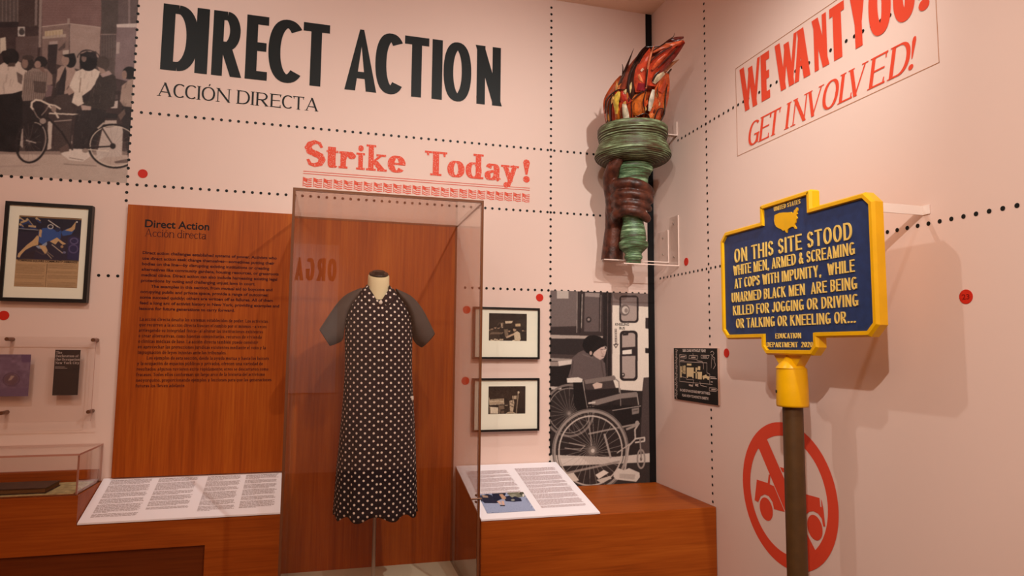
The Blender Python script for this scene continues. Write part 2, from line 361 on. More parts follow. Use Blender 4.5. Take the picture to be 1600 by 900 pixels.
def glyph(S, ch):
    """outline pieces of one letter; S: t stroke, h hairline, xs width factor, sl/sh serif, X x-height, D descender, slant"""
    t, h, X, D = S['t'], S['h'], S.get('X', .66), S.get('D', .28)
    if ch in CAP: wd, st, sf = CAP[ch]; low = False
    elif ch in LOW: wd, st, sf = LOW[ch]; low = True
    elif ch in PUN: wd, st, sf = PUN[ch]; low = False
    else: return [], .3*S['xs']
    sl, sh = S.get('sl', 0), S.get('sh', 0); pad = sl*.8
    W = wd*S['xs']+t if wd else t
    mx = lambda x: pad+(t/2+x*(W-t) if wd else W/2+(x-.5)*h)
    def my(y):
        if not low: return h/2+y*(1-h)
        if y < 0: return h/2+y*D
        if y <= 1: return h/2+y*(X-h)
        return X-h/2+(y-1)*(1-X+h/2)
    P = []
    if ch == 'A' and not S.get('contrast', True):        # poster capital with a narrow apex
        a_ = .2*t; lw = t*1.02; xb = lambda y: (W/2-a_)*y
        return [[(0, 0), (lw, 0), (W/2+a_, 1), (W/2-a_, 1)], [(W-lw, 0), (W, 0), (W/2+a_, 1), (W/2-a_, 1)], [(xb(.2)+.02, .2), (W-xb(.2)-.02, .2), (W-xb(.31)-.02, .31), (xb(.31)+.02, .31)]], W
    for q in st:
        if q[0] == 'l':
            _, x0, y0, x1, y1, k = q; a, b = Vector((mx(x0), my(y0))), Vector((mx(x1), my(y1)))
            if abs(y0-y1) < .02:
                if x0 <= .05: a.x -= t/2*.98
                if x1 >= .8: b.x += t/2*.98
                P.append([(a.x, a.y-h/2), (b.x, b.y-h/2), (b.x, b.y+h/2), (a.x, a.y+h/2)]); continue
            wdt = h*1.05 if k == 'n' and S.get('contrast', True) else t
            d = b-a; hw = wdt/2*d.length/abs(d.y)
            hw = min(hw, wdt*1.1)
            e = d*((h/2)/abs(d.y))
            if y0 in (0, 1, 2, -1): a = a-e
            if y1 in (0, 1, 2, -1): b = b+e
            P.append([(a.x-hw, a.y), (a.x+hw, a.y), (b.x+hw, b.y), (b.x-hw, b.y)])
        elif q[0] in 'cs':
            pts = [Vector((mx(x), my(y))) for x, y in q[1]]; n = len(pts); Lr = []; Rr = []
            closed = (pts[0]-pts[-1]).length < 1e-4
            for i, p in enumerate(pts):
                if closed: d = pts[(i+1) % (n-1) if i < n-1 else 1]-pts[i-1 if i > 0 else n-2]
                else: d = pts[min(i+1, n-1)]-pts[max(i-1, 0)]
                d = d.normalized() if d.length > 1e-9 else Vector((1, 0))
                if q[0] == 's': wd_ = h+(t-h)*sin(pi*i/(n-1))**1.2
                else: wd_ = h+(t-h)*abs(d.y)**1.4
                if not closed and i in (0, n-1) and abs(d.y) < .6 and q[0] == 'c': wd_ = h
                nn = Vector((-d.y, d.x))*wd_/2; Lr.append(p+nn); Rr.append(p-nn)
            if not closed:
                for idx in (0, -1):
                    y = q[1][idx][1]; d = (pts[0]-pts[1]) if idx == 0 else (pts[-1]-pts[-2])
                    if y in (0, 1, 2, -1) and abs(d.normalized().y) > .7:
                        e = d.normalized()*h/2; Lr[idx] = Lr[idx]+e; Rr[idx] = Rr[idx]+e
            for i in range(n-1): P.append([tuple(Rr[i]), tuple(Rr[i+1]), tuple(Lr[i+1]), tuple(Lr[i])])
        elif q[0] == 'd':
            r = S.get('dot', t*.62); cx = mx(q[1]); cy = my(q[2]) if q[2] > 0.01 or q[2] < 0 else r
            P.append([(cx+r*cos(2*pi*k/14), cy+r*sin(2*pi*k/14)) for k in range(14)])
        elif q[0] == 'x':
            cx = mx(.5); P.append([(cx-t*.14, .34), (cx+t*.14, .34), (cx+t*.5, .86), (cx+t*.34, .97), (cx, 1), (cx-t*.34, .97), (cx-t*.5, .86)])
        elif q[0] == 'a':
            cx = mx(.5); P.append([(cx-.02, 1.06), (cx+.03, 1.06), (cx+.13, 1.22), (cx+.04, 1.22)])
        elif q[0] == 'q':
            cx = mx(.5); yy = my(q[2]); P.append([(cx-h, yy), (cx+h*.4, yy), (cx+h*.6+.14, yy+.16), (cx+.1, yy+.16)])
        elif q[0] == 't' and sl:
            x = mx(q[1]); y = my(q[2])+h/2*(-q[3]); s = q[3]*.2; P.append([(x-h*.6, y), (x+h*.5, y), (x+h*.5, y+s), (x-h*.2, y+s)])
    if sl:
        for x, y in sf:
            yy = my(y); top = y >= 1
            if y == 0 or y == -1: y0 = yy-h/2; y1 = y0+sh
            else: y1 = yy+h/2; y0 = y1-sh
            cx = mx(x); P.append([(cx-t/2-sl, y0), (cx+t/2+sl, y0), (cx+t/2+sl, y1), (cx-t/2-sl, y1)])
    k = S.get('slant', 0)
    if k: P = [[(x+k*y, y) for x, y in p] for p in P]
    return P, W+2*pad
def word(S, text, gap=.12, space=.38):
    """list of letters (pieces) laid on one line, and its width"""
    x = 0; out = []
    for ch in text:
        if ch == ' ': x += space; continue
        P, W = glyph(S, ch)
        if P:
            e0, e1 = extent(P); out.append([[(a+x-e0, b) for a, b in p] for p in P]); W = e1-e0-.8*S.get('slant', 0)
        x += W+gap
    return out, x-gap
def extent(P):
    xs = [a for p in P for a, b in p]; return min(xs), max(xs)
SANS = dict(t=.27, h=.155, xs=.34, contrast=False)
HEAVY = dict(t=.27, h=.17, xs=.36, contrast=False)
SERIF = dict(t=.135, h=.062, xs=.98, sl=.07, sh=.032)
SERIFB = dict(t=.21, h=.085, xs=1.0, sl=.09, sh=.085, X=.68, dot=.125)
ITAL = dict(t=.14, h=.058, xs=.74, sl=.06, sh=.035, slant=.20)
BODY = dict(t=.20, h=.10, xs=.86, sl=.07, sh=.07, X=.7, dot=.1)
SIGN = dict(t=.115, h=.11, xs=.56, contrast=False, dot=.085)
def flat(pieces, org, U, V, mb=None, mi=0):
    mb = mb or MB(); org, U, V = Vector(org), Vector(U), Vector(V)
    N = U.cross(V).normalized()
    for i, p in enumerate(pieces):
        mb.add([org+U*a+V*b+N*(i*2e-5) for a, b in p], [list(range(len(p)))], mi)
    return mb
def raised(pieces, org, U, V, d, mb):
    # letters standing proud of a sheet, with a narrower face than foot
    org, U, V = Vector(org), Vector(U), Vector(V); N = U.cross(V).normalized()
    for i, p in enumerate(pieces):
        e = d+i*2e-5; a = [org+U*x+V*y for x, y in p]; c_ = sum(a, Vector())/len(a)
        mb.prism([q+N*e for q in a], [q-N*.001 for q in a])
    return mb
def sans_text(body, bold=0.0, extrude=0.0):
    """built-in sans face as (verts, faces) of unit size plus its width"""
    cu = bpy.data.curves.new('t', 'FONT'); cu.body = body; cu.size = 1.0; cu.offset = bold; cu.extrude = extrude; cu.resolution_u = 3
    o = bpy.data.objects.new('t', cu); C.objects.link(o)
    dg = bpy.context.evaluated_depsgraph_get(); me = o.evaluated_get(dg).to_mesh()
    vs = [tuple(v.co) for v in me.vertices]; fs = [list(p.vertices) for p in me.polygons]
    o.evaluated_get(dg).to_mesh_clear(); bpy.data.objects.remove(o); bpy.data.curves.remove(cu)
    xs = [v[0] for v in vs]; return vs, fs, min(xs), max(xs)
def sans_line(mb, body, org, U, V, width=None, size=None, bold=0.0, N=None, extrude=0.0, mi=0, cap=None):
    vs, fs, a, b = sans_text(body, bold, extrude)
    org, U, V = Vector(org), Vector(U), Vector(V); N = Vector(N) if N else U.cross(V)
    sy = size if size else cap/0.727
    sx = width/(b-a) if width else sy
    mb.add([org+U*((x-a)*sx)+V*(y*sy)+N*(z*1.0) for x, y, z in vs], fs, mi)
    return mb
BU, BV = (1, 0, 0), (0, 0, 1)
RU = (0, -1, 0)
# ---------------------------------------------------------------- printed pictures (painted on fine colour grids)
class Canvas:
    """picture of w x h metres; to(x,y) turns drawing coordinates into metres from the lower left corner"""
    def __init__(s, w, h, cell, base, to, ss=2):
        s.nx, s.ny = int(round(w/cell))+1, int(round(h/cell))+1; s.w, s.h, s.ss = w, h, ss
        s.W, s.H = s.nx*ss, s.ny*ss; s.to = to
        s.a = np.empty((s.H, s.W, 3)); s.a[:] = base
    def px(s, pts):
        o = []
        for p in pts:
            u, v = s.to(*p); o.append((u/s.w*s.W, v/s.h*s.H))
        return np.array(o)
    def _mask(s, q):
        x0, y0 = np.floor(q.min(0)).astype(int); x1, y1 = np.ceil(q.max(0)).astype(int)
        x0, y0, x1, y1 = max(x0, 0), max(y0, 0), min(x1, s.W-1), min(y1, s.H-1)
        if x1 < x0 or y1 < y0: return None
        X, Y = np.meshgrid(np.arange(x0, x1+1)+.5, np.arange(y0, y1+1)+.5); ins = np.zeros(X.shape, bool)
        n = len(q)
        for i in range(n):
            xa, ya = q[i]; xb, yb = q[(i+1) % n]
            if ya == yb: continue
            ins ^= ((ya > Y) != (yb > Y)) & (X < (xb-xa)*(Y-ya)/(yb-ya)+xa)
        return ins, slice(y0, y1+1), slice(x0, x1+1)
    def poly(s, pts, c, al=1.0, raw=False):
        r = s._mask(np.array(pts) if raw else s.px(pts))
        if r is None: return
        ins, sy, sx = r; s.a[sy, sx][ins] = s.a[sy, sx][ins]*(1-al)+np.array(c, float)*al
    def line(s, pts, wd, c, al=1.0):
        # wd in drawing units
        q = s.px(pts); k = s.px([(pts[0][0], pts[0][1]), (pts[0][0]+10, pts[0][1])]); sc_ = np.hypot(*(k[1]-k[0]))/10
        hw = max(wd*sc_/2, .5)
        for a, b in zip(q[:-1], q[1:]):
            d = b-a; L = np.hypot(*d)
            if L < 1e-6: continue
            d = d/L; n = np.array([-d[1], d[0]])*hw; e = d*hw*.5
            s.poly([a-e+n, b+e+n, b+e-n, a-e-n], c, al, True)
    def ell(s, cx, cy, rx, ry, c, al=1.0, rot=0.0, a0=0, a1=360):
        s.poly(s.epts(cx, cy, rx, ry, rot, a0, a1), c, al)
    def epts(s, cx, cy, rx, ry, rot=0.0, a0=0, a1=360, n=40):
        r = radians(rot); o = []
        for i in range(n):
            t = radians(a0+(a1-a0)*i/(n-1)); x, y = rx*cos(t), ry*sin(t); o.append((cx+x*cos(r)-y*sin(r), cy+x*sin(r)+y*cos(r)))
        return o
    def ring(s, cx, cy, rx, ry, wd, c, al=1.0, rot=0.0, a0=0, a1=360):
        s.line(s.epts(cx, cy, rx, ry, rot, a0, a1, 48), wd, c, al)
    def grain(s, amt, size=1, seed=1):
        r = np.random.RandomState(seed); n = r.randn(s.H//size+2, s.W//size+2)
        n = np.repeat(np.repeat(n, size, 0), size, 1)[:s.H, :s.W]; s.a += n[..., None]*amt
    def blotch(s, amt, size, seed=1):
        r = np.random.RandomState(seed); n = r.randn(s.H//size+3, s.W//size+3)
        yy = np.arange(s.H)/size; xx = np.arange(s.W)/size; y0 = yy.astype(int); x0 = xx.astype(int); fy = (yy-y0)[:, None]; fx = (xx-x0)[None]
        g = n[y0][:, x0]*(1-fy)*(1-fx)+n[y0+1][:, x0]*fy*(1-fx)+n[y0][:, x0+1]*(1-fy)*fx+n[y0+1][:, x0+1]*fy*fx
        s.a += g[..., None]*amt
    def soft(s, n=1):
        for _ in range(n):
            b = np.pad(s.a, ((1, 1), (1, 1), (0, 0)), 'edge')
            s.a = (b[:-2, 1:-1]+b[2:, 1:-1]+b[1:-1, :-2]+b[1:-1, 2:]+2*b[1:-1, 1:-1])/6
    def build(s, name, org, U, V, parent=None, material=None, origin=None):
        a = s.a.reshape(s.ny, s.ss, s.nx, s.ss, 3).mean((1, 3)); a = np.clip(a, 0, 255)/255.0
        a = np.where(a <= .04045, a/12.92, ((a+.055)/1.055)**2.4)
        U, V = np.array(U, float), np.array(V, float)
        off = np.array(wloc(parent) if parent is not None else (origin if origin is not None else org), float)
        gx, gy = np.meshgrid(np.linspace(0, s.w, s.nx), np.linspace(0, s.h, s.ny))
        P = np.array(org, float)-off+gx[..., None]*U+gy[..., None]*V
        idx = np.arange(s.nx*s.ny).reshape(s.ny, s.nx)
        fq = np.stack([idx[:-1, :-1], idx[:-1, 1:], idx[1:, 1:], idx[1:, :-1]], -1).reshape(-1, 4)
        me = bpy.data.meshes.new(name); me.vertices.add(s.nx*s.ny); me.vertices.foreach_set('co', P.ravel())
        me.loops.add(fq.size); me.loops.foreach_set('vertex_index', fq.ravel())
        me.polygons.add(len(fq)); me.polygons.foreach_set('loop_start', np.arange(len(fq))*4); me.polygons.foreach_set('loop_total', np.full(len(fq), 4))
        me.update(calc_edges=True)
        at = me.color_attributes.new('print', 'FLOAT_COLOR', 'POINT')
        at.data.foreach_set('color', np.concatenate([a, np.ones(a.shape[:2]+(1,))], -1).ravel().astype(np.float32))
        me.materials.append(material or M['print'])
        o = bpy.data.objects.new(name, me); put(o, parent)
        if parent is None: o.location = off
        return o

# ---------------------------------------------------------------- the room
WB, WR, CEIL = 3.5, 1.83, 3.63
struct('wall_back', MB().box(-4.2, WR, WB, WB+.1, 0, CEIL), M['wall'])
struct('wall_right', MB().box(WR, WR+.1, -3.2, WB+.1, 0, CEIL), M['wall'])
struct('wall_left', MB().box(-4.3, -4.2, -3.2, WB+.1, 0, CEIL), M['wall'])
struct('wall_front', MB().box(-4.3, WR+.1, -3.3, -3.2, 0, CEIL), M['wall'])
struct('ceiling', MB().box(-4.3, WR+.1, -3.3, WB+.1, CEIL, CEIL+.1), M['ceiling'])
struct('floor', MB().box(-4.3, WR+.1, -3.3, WB+.1, -.1, 0), M['floor'])
struct('trim_1', MB().box(1.790, WR-.001, WB-.004, WB-.0002, .05, CEIL-.001), M['strip'])

# ---------------------------------------------------------------- rows of dots printed on the walls
dot_mesh = {}
def dots(name, pts, U, V, N, label):
    U, V, N = Vector(U), Vector(V), Vector(N)
    t = thing(name, label, 'dotted line', pts[len(pts)//2], 'dotted lines on the walls')
    key = tuple(U)
    if key not in dot_mesh:
        me = bpy.data.meshes.new('dot'); me.from_pydata([(U*cos(2*pi*k/14)+V*sin(2*pi*k/14))*.0072 for k in range(14)], [], [list(range(14))]); me.materials.append(M['black']); dot_mesh[key] = me
    for p in pts:
        o = bpy.data.objects.new('dot', dot_mesh[key]); put(o, t); o.location = Vector(p)+N*.0012-t.location
    return t
SPC = .0402
def row(a, b): n = max(1, int(round(abs(b-a)/SPC))); return [a+(b-a)*i/n for i in range(n+1)]
NB, NR = (0, -1, 0), (-1, 0, 0)
dots('dotted_line', [(x, WB, EYE+1.127) for x in row(-.92, 1.77)], BU, BV, NB, 'row of black dots on back wall between the Spanish title and the strike lettering')
dots('dotted_line', [(x, WB, EYE+.767) for x in row(-1.80, -.962)], BU, BV, NB, 'row of black dots along the bottom of the street crowd mural')
dots('dotted_line', [(x, WB, EYE+.767) for x in row(-.92, 1.77)], BU, BV, NB, 'row of black dots just above the wooden text panel, running behind the glass case top')
dots('dotted_line', [(x, WB, EYE+.322) for x in row(-1.058, -.978)], BU, BV, NB, 'three black dots beside the framed poster, left of the wooden panel')
dots('dotted_line', [(x, WB, EYE+.322) for x in row(.70, 1.77)], BU, BV, NB, 'row of black dots above the small framed photos and wheelchair mural')
dots('dotted_line', [(-.962, WB, EYE+z) for z in row(1.95, .805)], BU, BV, NB, 'column of black dots on the right edge of the street crowd mural')
dots('dotted_line', [(-.962, WB, EYE+z) for z in row(.727, .687)], BU, BV, NB, 'pair of black dots at top left corner of the wooden text panel')
dots('dotted_line', [(1.187, WB, EYE+z) for z in row(1.98, .362)], BU, BV, NB, 'column of black dots on back wall between the DIRECT ACTION title and the torch')
dots('dotted_line', [(1.187, WB-.003, EYE+z) for z in row(.290, -.70)], BU, BV, NB, 'column of black dots on the left edge of the wheelchair mural')
dots('dotted_line', [(WR, 2.917, EYE+z) for z in row(2.0, -.74)], RU, BV, NR, 'column of black dots down the right wall beside the torch')
dots('dotted_line', [(WR, y, EYE+1.155) for y in row(3.20, 1.2)], RU, BV, NR, 'row of black dots running through the WE WANT YOU lettering')
dots('dotted_line', [(WR, y, EYE+.406) for y in row(3.42, .4)], RU, BV, NR, 'row of black dots on right wall behind the blue marker')

# ---------------------------------------------------------------- wall lettering
def letters_by_box(parent, S, items, base, height, wall, material, off=.0016):
    """one child mesh per letter, each fitted between its own left and right edge"""
    for ch, a, b in items:
        P, W = glyph(S, ch); x0, x1 = extent(P); k = abs(b-a)/(x1-x0)
        if wall == 'back': mb = flat([[((x-x0)*k, y*height) for x, y in p] for p in P], (a, WB-off, base), BU, BV)
        else: mb = flat([[((x-x0)*k, y*height) for x, y in p] for p in P], (WR-off, a, base), RU, BV)
        mb.build('letter', material, parent, recalc=False)
t = thing('title_lettering', 'large black condensed capitals reading DIRECT ACTION on the pink wall', 'wall lettering', (0, WB-.001, EYE+1.354))
BH = .340
def cond(S, a, b, H, tt):          # stroke weight in metres -> unit style for one letter
    return dict(S)
for ch, a, b in [('D', -.850, -.683), ('I', -.695, -.637), ('R', -.618, -.476), ('E', -.460, -.354), ('C', -.352, -.190), ('T', -.183, -.050),
                 ('A', .033, .199), ('C', .190, .334), ('T', .345, .478), ('I', .496, .553), ('O', .560, .716), ('N', .739, .894)]:
    w0 = b-a; tw = .054/BH
    S = dict(t=tw if ch != 'D' else .056/BH, h=.046/BH, xs=1, contrast=False)
    wf = {**CAP}[ch][0]
    if wf: S['xs'] = max(.02, (w0/BH-S['t'])/wf)
    P, W = glyph(S, ch); x0, x1 = extent(P)
    k = w0/(x1-x0)
    flat([[((x-x0)*k, y*BH) for x, y in p] for p in P], (a, WB-.0016, EYE+1.354), BU, BV).build('letter', M['black'], t, recalc=False)
def whole(name, S, text, x0, x1, base, cap, material, label, wall='back', gap=.12, space=.38, cat='wall lettering'):
    Ls, W = word(S, text, gap, space); e = [extent(l) for l in Ls]; a, b = min(i[0] for i in e), max(i[1] for i in e); k = abs(x1-x0)/(b-a)
    org = (x0, WB-.0016, base) if wall == 'back' else (WR-.0016, x0, base)
    t = thing(name, label, cat, org)
    for l in Ls:
        flat([[((x-a)*k, y*cap) for x, y in p] for p in l], org, BU if wall == 'back' else RU, BV).build('letter', material, t, recalc=False)
    return t
whole('subtitle_lettering', SERIF, 'ACCIÓN DIRECTA', -.857, -.094, EYE+1.219, .070, M['black'], 'small black serif capitals reading ACCIÓN DIRECTA under the big title', gap=.06, space=.32)
t = thing('slogan_lettering', 'worn red slab serif slogan reading Strike Today! above a row of little flags', 'wall lettering', (-.158, WB-.0016, EYE+.927))
cr2 = lambda x: bk(460+x/4.21, 210+(205+(x-62)*.077)/4.21)[0]
for ch, a, b in [('S', 62, 205), ('t', 208, 285), ('r', 290, 402), ('i', 405, 462), ('k', 470, 608), ('e', 612, 730), ('T', 855, 1003), ('o', 1005, 1118), ('d', 1125, 1243), ('a', 1250, 1358), ('y', 1358, 1476), ('!', 1503, 1548)]:
    a, b = cr2(a), cr2(b); H = .134; S = dict(SERIFB)
    wf = (CAP.get(ch) or LOW.get(ch) or PUN.get(ch))[0]
    if wf: S['xs'] = max(.1, ((b-a)/H-S['t']-2*S['sl']*.8)/wf)
    if ch == 'S': S['t'] = .25
    if ch in 'tr': S['t'] = .165; S['sl'] = .05
    if ch == '!': S['t'] = .29; S['dot'] = .145
    P, W = glyph(S, ch); x0, x1 = extent(P); k = (b-a)/(x1-x0)
    flat([[((x-x0)*k, y*H) for x, y in p] for p in P], (a, WB-.0016, EYE+.927), BU, BV).build('letter', M['redworn'], t, recalc=False)
for z in (.8955, .8835):
    MB().add([(-.158, WB-.0016, EYE+z), (1.062, WB-.0016, EYE+z), (1.062, WB-.0016, EYE+z+.0028), (-.158, WB-.0016, EYE+z+.0028)], [(0, 1, 2, 3)]).build('underline', M['red'], t, recalc=False)
for i in range(24):
    mb = MB(); x = -.158+i*.0511; z0 = EYE+.818; H = .046; Wd = .044; wv = lambda u: .003*sin(u*7+1)-.004*u
    q = lambda u0, u1, v0, v1: mb.add([(x+u*Wd, WB-.0016, z0+v*H+wv(u)) for u in np.linspace(u0, u1, 5) for v in (v0, v1)], [(2*k, 2*k+2, 2*k+3, 2*k+1) for k in range(4)])
    q(0, .07, -.08, 1); q(.09, .46, .55, .98)
    for v in (.02, .24): q(.1, 1, v, v+.10)
    for v in (.46, .68, .88): q(.42, 1, v, v+.10)
    mb.build('flag', M['redworn'], t, recalc=False)

t = thing('recruiting_lettering', 'red lettering reading WE WANT YOU! GET INVOLVED! in a thin outlined box', 'wall lettering', (WR-.0016, 2.655, EYE+.91))
zt = EYE+1.104
for ch, a, b, hh in [('W', 2.622, 2.468, .214), ('E', 2.464, 2.404, .214), ('W', 2.366, 2.224, .214), ('A', 2.246, 2.153, .214), ('N', 2.137, 2.048, .214), ('T', 2.040, 1.964, .214), ('Y', 1.936, 1.862, .214), ('O', 1.850, 1.752, .214), ('U', 1.744, 1.656, .214), ('!', 1.648, 1.602, .214)]:
    w0 = a-b; S = dict(t=.037/hh, h=.036/hh, xs=1)
    if ch == 'W': S['t'] = .032/hh; S['h'] = .018/hh
    if ch in 'AN': S['h'] = .024/hh
    if ch == 'T': S['t'] = .042/hh
    if ch in 'OU': S['t'] = .04/hh
    if ch == '!': S['t'] = .2; S['dot'] = .09
    wf = (CAP.get(ch) or PUN.get(ch))[0]
    if wf: S['xs'] = max(.05, (w0/hh-S['t'])/wf)
    P, W = glyph(S, ch); x0, x1 = extent(P); k = w0/(x1-x0)
    flat([[((x-x0)*k, y*hh) for x, y in p] for p in P], (WR-.0018, a, zt), RU, BV).build('letter', M['red'], t, recalc=False)
Ls, W = word(ITAL, 'GET INVOLVED!', .05, .22); e = [extent(l) for l in Ls]; a, b = min(i[0] for i in e), max(i[1] for i in e); k = (2.566-1.660)/(b-a)
for l in Ls:
    flat([[((x-a)*k, y*.107) for x, y in p] for p in l], (WR-.0016, 2.566, EYE+.929), RU, BV).build('letter', M['red'], t, recalc=False)
mb = MB(); y0, y1, z0, z1, e = 2.655, 1.581, EYE+.909, EYE+1.338, .0022
for a, b, c, d in [(y0, y1, z0, z0+e), (y0, y1, z1-e, z1), (y0, y0-e, z0, z1), (y1+e, y1, z0, z1)]:
    mb.add([(WR-.0011, a, c), (WR-.0011, b, c), (WR-.0011, b, d), (WR-.0011, a, d)], [(0, 1, 2, 3)])
mb.build('outline_box', M['goldline'], t, recalc=False)

# no-cars symbol
t = thing('no_cars_symbol', 'round red no-cars symbol on the right wall behind the marker post', 'wall symbol', (WR-.0016, 2.3745, EYE-.592))
mb = MB(); cy, cz, ro, ri = 2.3745, EYE-.592, .293, .238; n = 72
mb.add([(WR-.0016, cy-r*cos(2*pi*k/n), cz+r*sin(2*pi*k/n)) for r in (ro, ri) for k in range(n)], [(k, (k+1) % n, (k+1) % n+n, k+n) for k in range(n)])
mb.build('ring', M['red'], t, recalc=False)
pc = lambda x, y: tuple(rp(1140+x/3.46, 640+y/3.46, WR-.0016))
def wheelpts(cx, cy_, rx, ry): return [pc(cx+rx*cos(2*pi*k/32)+.18*rx*sin(2*pi*k/32), cy_+ry*sin(2*pi*k/32)+.12*ry*cos(2*pi*k/32)) for k in range(32)]
ps = lambda x, y: tuple(rp(1140+x/3.46, 640+y/3.46, WR-.0024))
MB().add([ps(*p) for p in [(138, 190), (196, 148), (205, 168), (300, 385), (410, 655), (474, 782), (440, 815), (420, 780), (300, 548), (160, 215)]], [(0, 1, 2, 9), (9, 2, 3, 8), (8, 3, 4, 7), (7, 4, 5, 6)]).build('slash', M['red'], t, recalc=False)
mb = MB()
mb.add([pc(*p) for p in [(147, 378), (206, 397), (211, 350), (220, 352), (217, 404), (240, 414), (298, 553), (240, 538), (232, 500), (212, 468), (190, 458), (168, 468), (155, 500), (135, 490)]], [list(range(14))])
mb.add([pc(*p) for p in [(272, 310), (298, 318), (330, 340), (330, 365), (300, 342), (284, 336)]], [list(range(6))])
mb.add([pc(*p) for p in [(352, 440), (415, 458), (486, 478), (490, 525), (497, 527), (494, 482), (500, 500), (508, 545), (517, 632), (506, 632), (498, 590), (478, 562), (452, 549), (430, 552), (415, 566), (400, 610)]], [list(range(16))])
mb.build('car_body', M['red'], t, recalc=False)
MB().add(wheelpts(198, 538, 35, 63), [list(range(32))]).build('wheel', M['red'], t, recalc=False)
MB().add(wheelpts(461, 638, 41, 69), [list(range(32))]).build('wheel', M['red'], t, recalc=False)

# numbered red stickers
def sticker(p, wall, label, num=None):
    t = thing('number_sticker', label, 'sticker', p, 'red numbered stickers')
    U, N = ((Vector(BU), Vector(NB)) if wall == 'back' else (Vector(RU), Vector(NR))); V = Vector(BV); c = Vector(p)+N*.002; r = .0215
    MB().add([c+(U*cos(2*pi*k/28)+V*sin(2*pi*k/28))*r for k in range(28)]+[c-N*.0017+(U*cos(2*pi*k/28)+V*sin(2*pi*k/28))*r for k in range(28)],
             [list(range(28))]+[(k, (k+1) % 28, (k+1) % 28+28, k+28) for k in range(28)]).build('disc', M['sticker'], t)
    if num:
        mb = MB(); sans_line(mb, num, c+N*.0006-U*.012-V*.008, U, V, width=.024, cap=.016, bold=.01); mb.build('number', M['stickerink'], t, recalc=False)
G = 'red numbered stickers'
sticker((-.898, WB, EYE+.824), 'back', 'red round sticker under the Spanish title, beside the street crowd mural')
sticker((-1.428, WB, EYE+.125), 'back', 'red round sticker under the framed blue poster')
sticker((1.124, WB, EYE+.280), 'back', 'red round sticker above the top right corner of the upper small framed photo')
sticker((.710, WB, EYE+.202), 'back', 'red round sticker at left of the upper small framed photo, seen through the case')
sticker((.709, WB, EYE-.179), 'back', 'red round sticker at left of the lower small framed photo, seen through the case')
sticker((WR, 3.132, EYE+.467), 'right', 'red round sticker on right wall just below and right of the torch shelf')
sticker((WR, 2.776, EYE-.016), 'right', 'red round sticker between the black map placard and the blue marker')
sticker((WR, 1.533, EYE+.164), 'right', 'red round sticker numbered 23 to the right of the blue marker', '23')
# ---------------------------------------------------------------- the street crowd mural
def to_back(x0, z0, ox=0, oy=0, s=1.0, Y=WB):
    def f(x, y):
        p = bk(ox+x/s, oy+y/s, Y); return p[0]-x0, p[2]-z0
    return f
x0, z0 = -1.85, EYE+.772
c = Canvas(.886, 1.20, .0027, (96, 76, 72), to_back(x0, z0))
P, L, E_, R_ = c.poly, c.line, c.ell, c.ring
# street and facades
P([(-150, 236), (215, 238), (215, 300), (-150, 300)], (188, 168, 156)); P([(-150, 222), (215, 232), (215, 242), (-150, 240)], (150, 130, 120))
P([(-150, -90), (32, -90), (30, 40), (-150, 44)], (88, 74, 70))
for k in range(9): L([(-20+k*6, -60), (-20+k*6, 34)], 1.2, (126, 108, 102))
P([(-150, 36), (60, 34), (60, 44), (-150, 50)], (48, 36, 36)); P([(29, -60), (66, -60), (64, 42), (29, 42)], (72, 54, 50))
P([(-150, 46), (64, 42), (62, 96), (-150, 100)], (66, 48, 46)); P([(25, 58), (60, 56), (58, 96), (25, 96)], (96, 76, 72))
P([(0, 60), (9, 58), (10, 80), (0, 84)], (205, 188, 170)); P([(28, 42), (39, 42), (39, 57), (28, 57)], (190, 178, 170)); E_(34, 50, 4.5, 5, (70, 60, 58)); P([(31, 44), (37, 44), (37, 46), (31, 46)], (90, 80, 75))
P([(66, -90), (162, -90), (160, 42), (108, 38), (66, 42)], (128, 98, 93))
for k in range(26): L([(66, -60+k*4), (162, -60+k*4+1)], .6, (112, 84, 80))
P([(63, -80), (68, -80), (64, 74), (60, 74)], (150, 130, 122)); P([(56, -60), (60, -60), (58, 40), (54, 40)], (130, 112, 106))
P([(66, 42), (108, 37), (108, 130), (66, 130)], (134, 110, 102)); P([(109, 37), (157, 43), (155, 92), (125, 85), (109, 92)], (166, 142, 132)); L([(66, 42), (109, 37), (157, 43)], 1.6, (186, 166, 154)); L([(109, 37), (107, 92)], .8, (110, 90, 86)); P([(105, 29), (109, 29), (109, 37), (105, 37)], (160, 140, 130))
P([(70, 49), (98, 46), (98, 57), (70, 60)], (190, 168, 140)); P([(66, 57), (103, 53), (103, 58), (66, 61)], (176, 156, 142)); 
for k in range(5): L([(73+k*5, 49), (73+k*5, 58)], 1, (166, 142, 112))
P([(75, 70), (90, 69), (87, 116), (74, 114)], (54, 42, 42)); P([(77, 65), (90, 64), (90, 69), (77, 70)], (172, 152, 144)); P([(90, 78), (102, 66), (102, 75), (93, 80)], (90, 72, 68)); P([(98, 79), (108, 78), (107, 86), (98, 86)], (190, 172, 160))
P([(158, -90), (186, -90), (184, 53), (158, 53)], (86, 74, 70)); P([(158, 52), (183, 52), (180, 120), (156, 120)], (100, 86, 82)); 
for k in range(6): L([(160+k*4, 55), (160+k*4, 110)], .8, (78, 64, 62))
L([(157, 54), (182, 54)], 1.2, (150, 132, 124))
P([(185, -90), (230, -90), (230, 40), (184, 40)], (104, 88, 86)); P([(200, -90), (203, -90), (203, 38), (200, 38)], (140, 122, 118))
P([(182, 42), (230, 40), (230, 150), (178, 145)], (134, 114, 114)); P([(182, 38), (230, 36), (230, 43), (182, 43)], (206, 190, 182)); P([(182, 66), (187, 66), (186, 84), (181, 84)], (176, 158, 152))
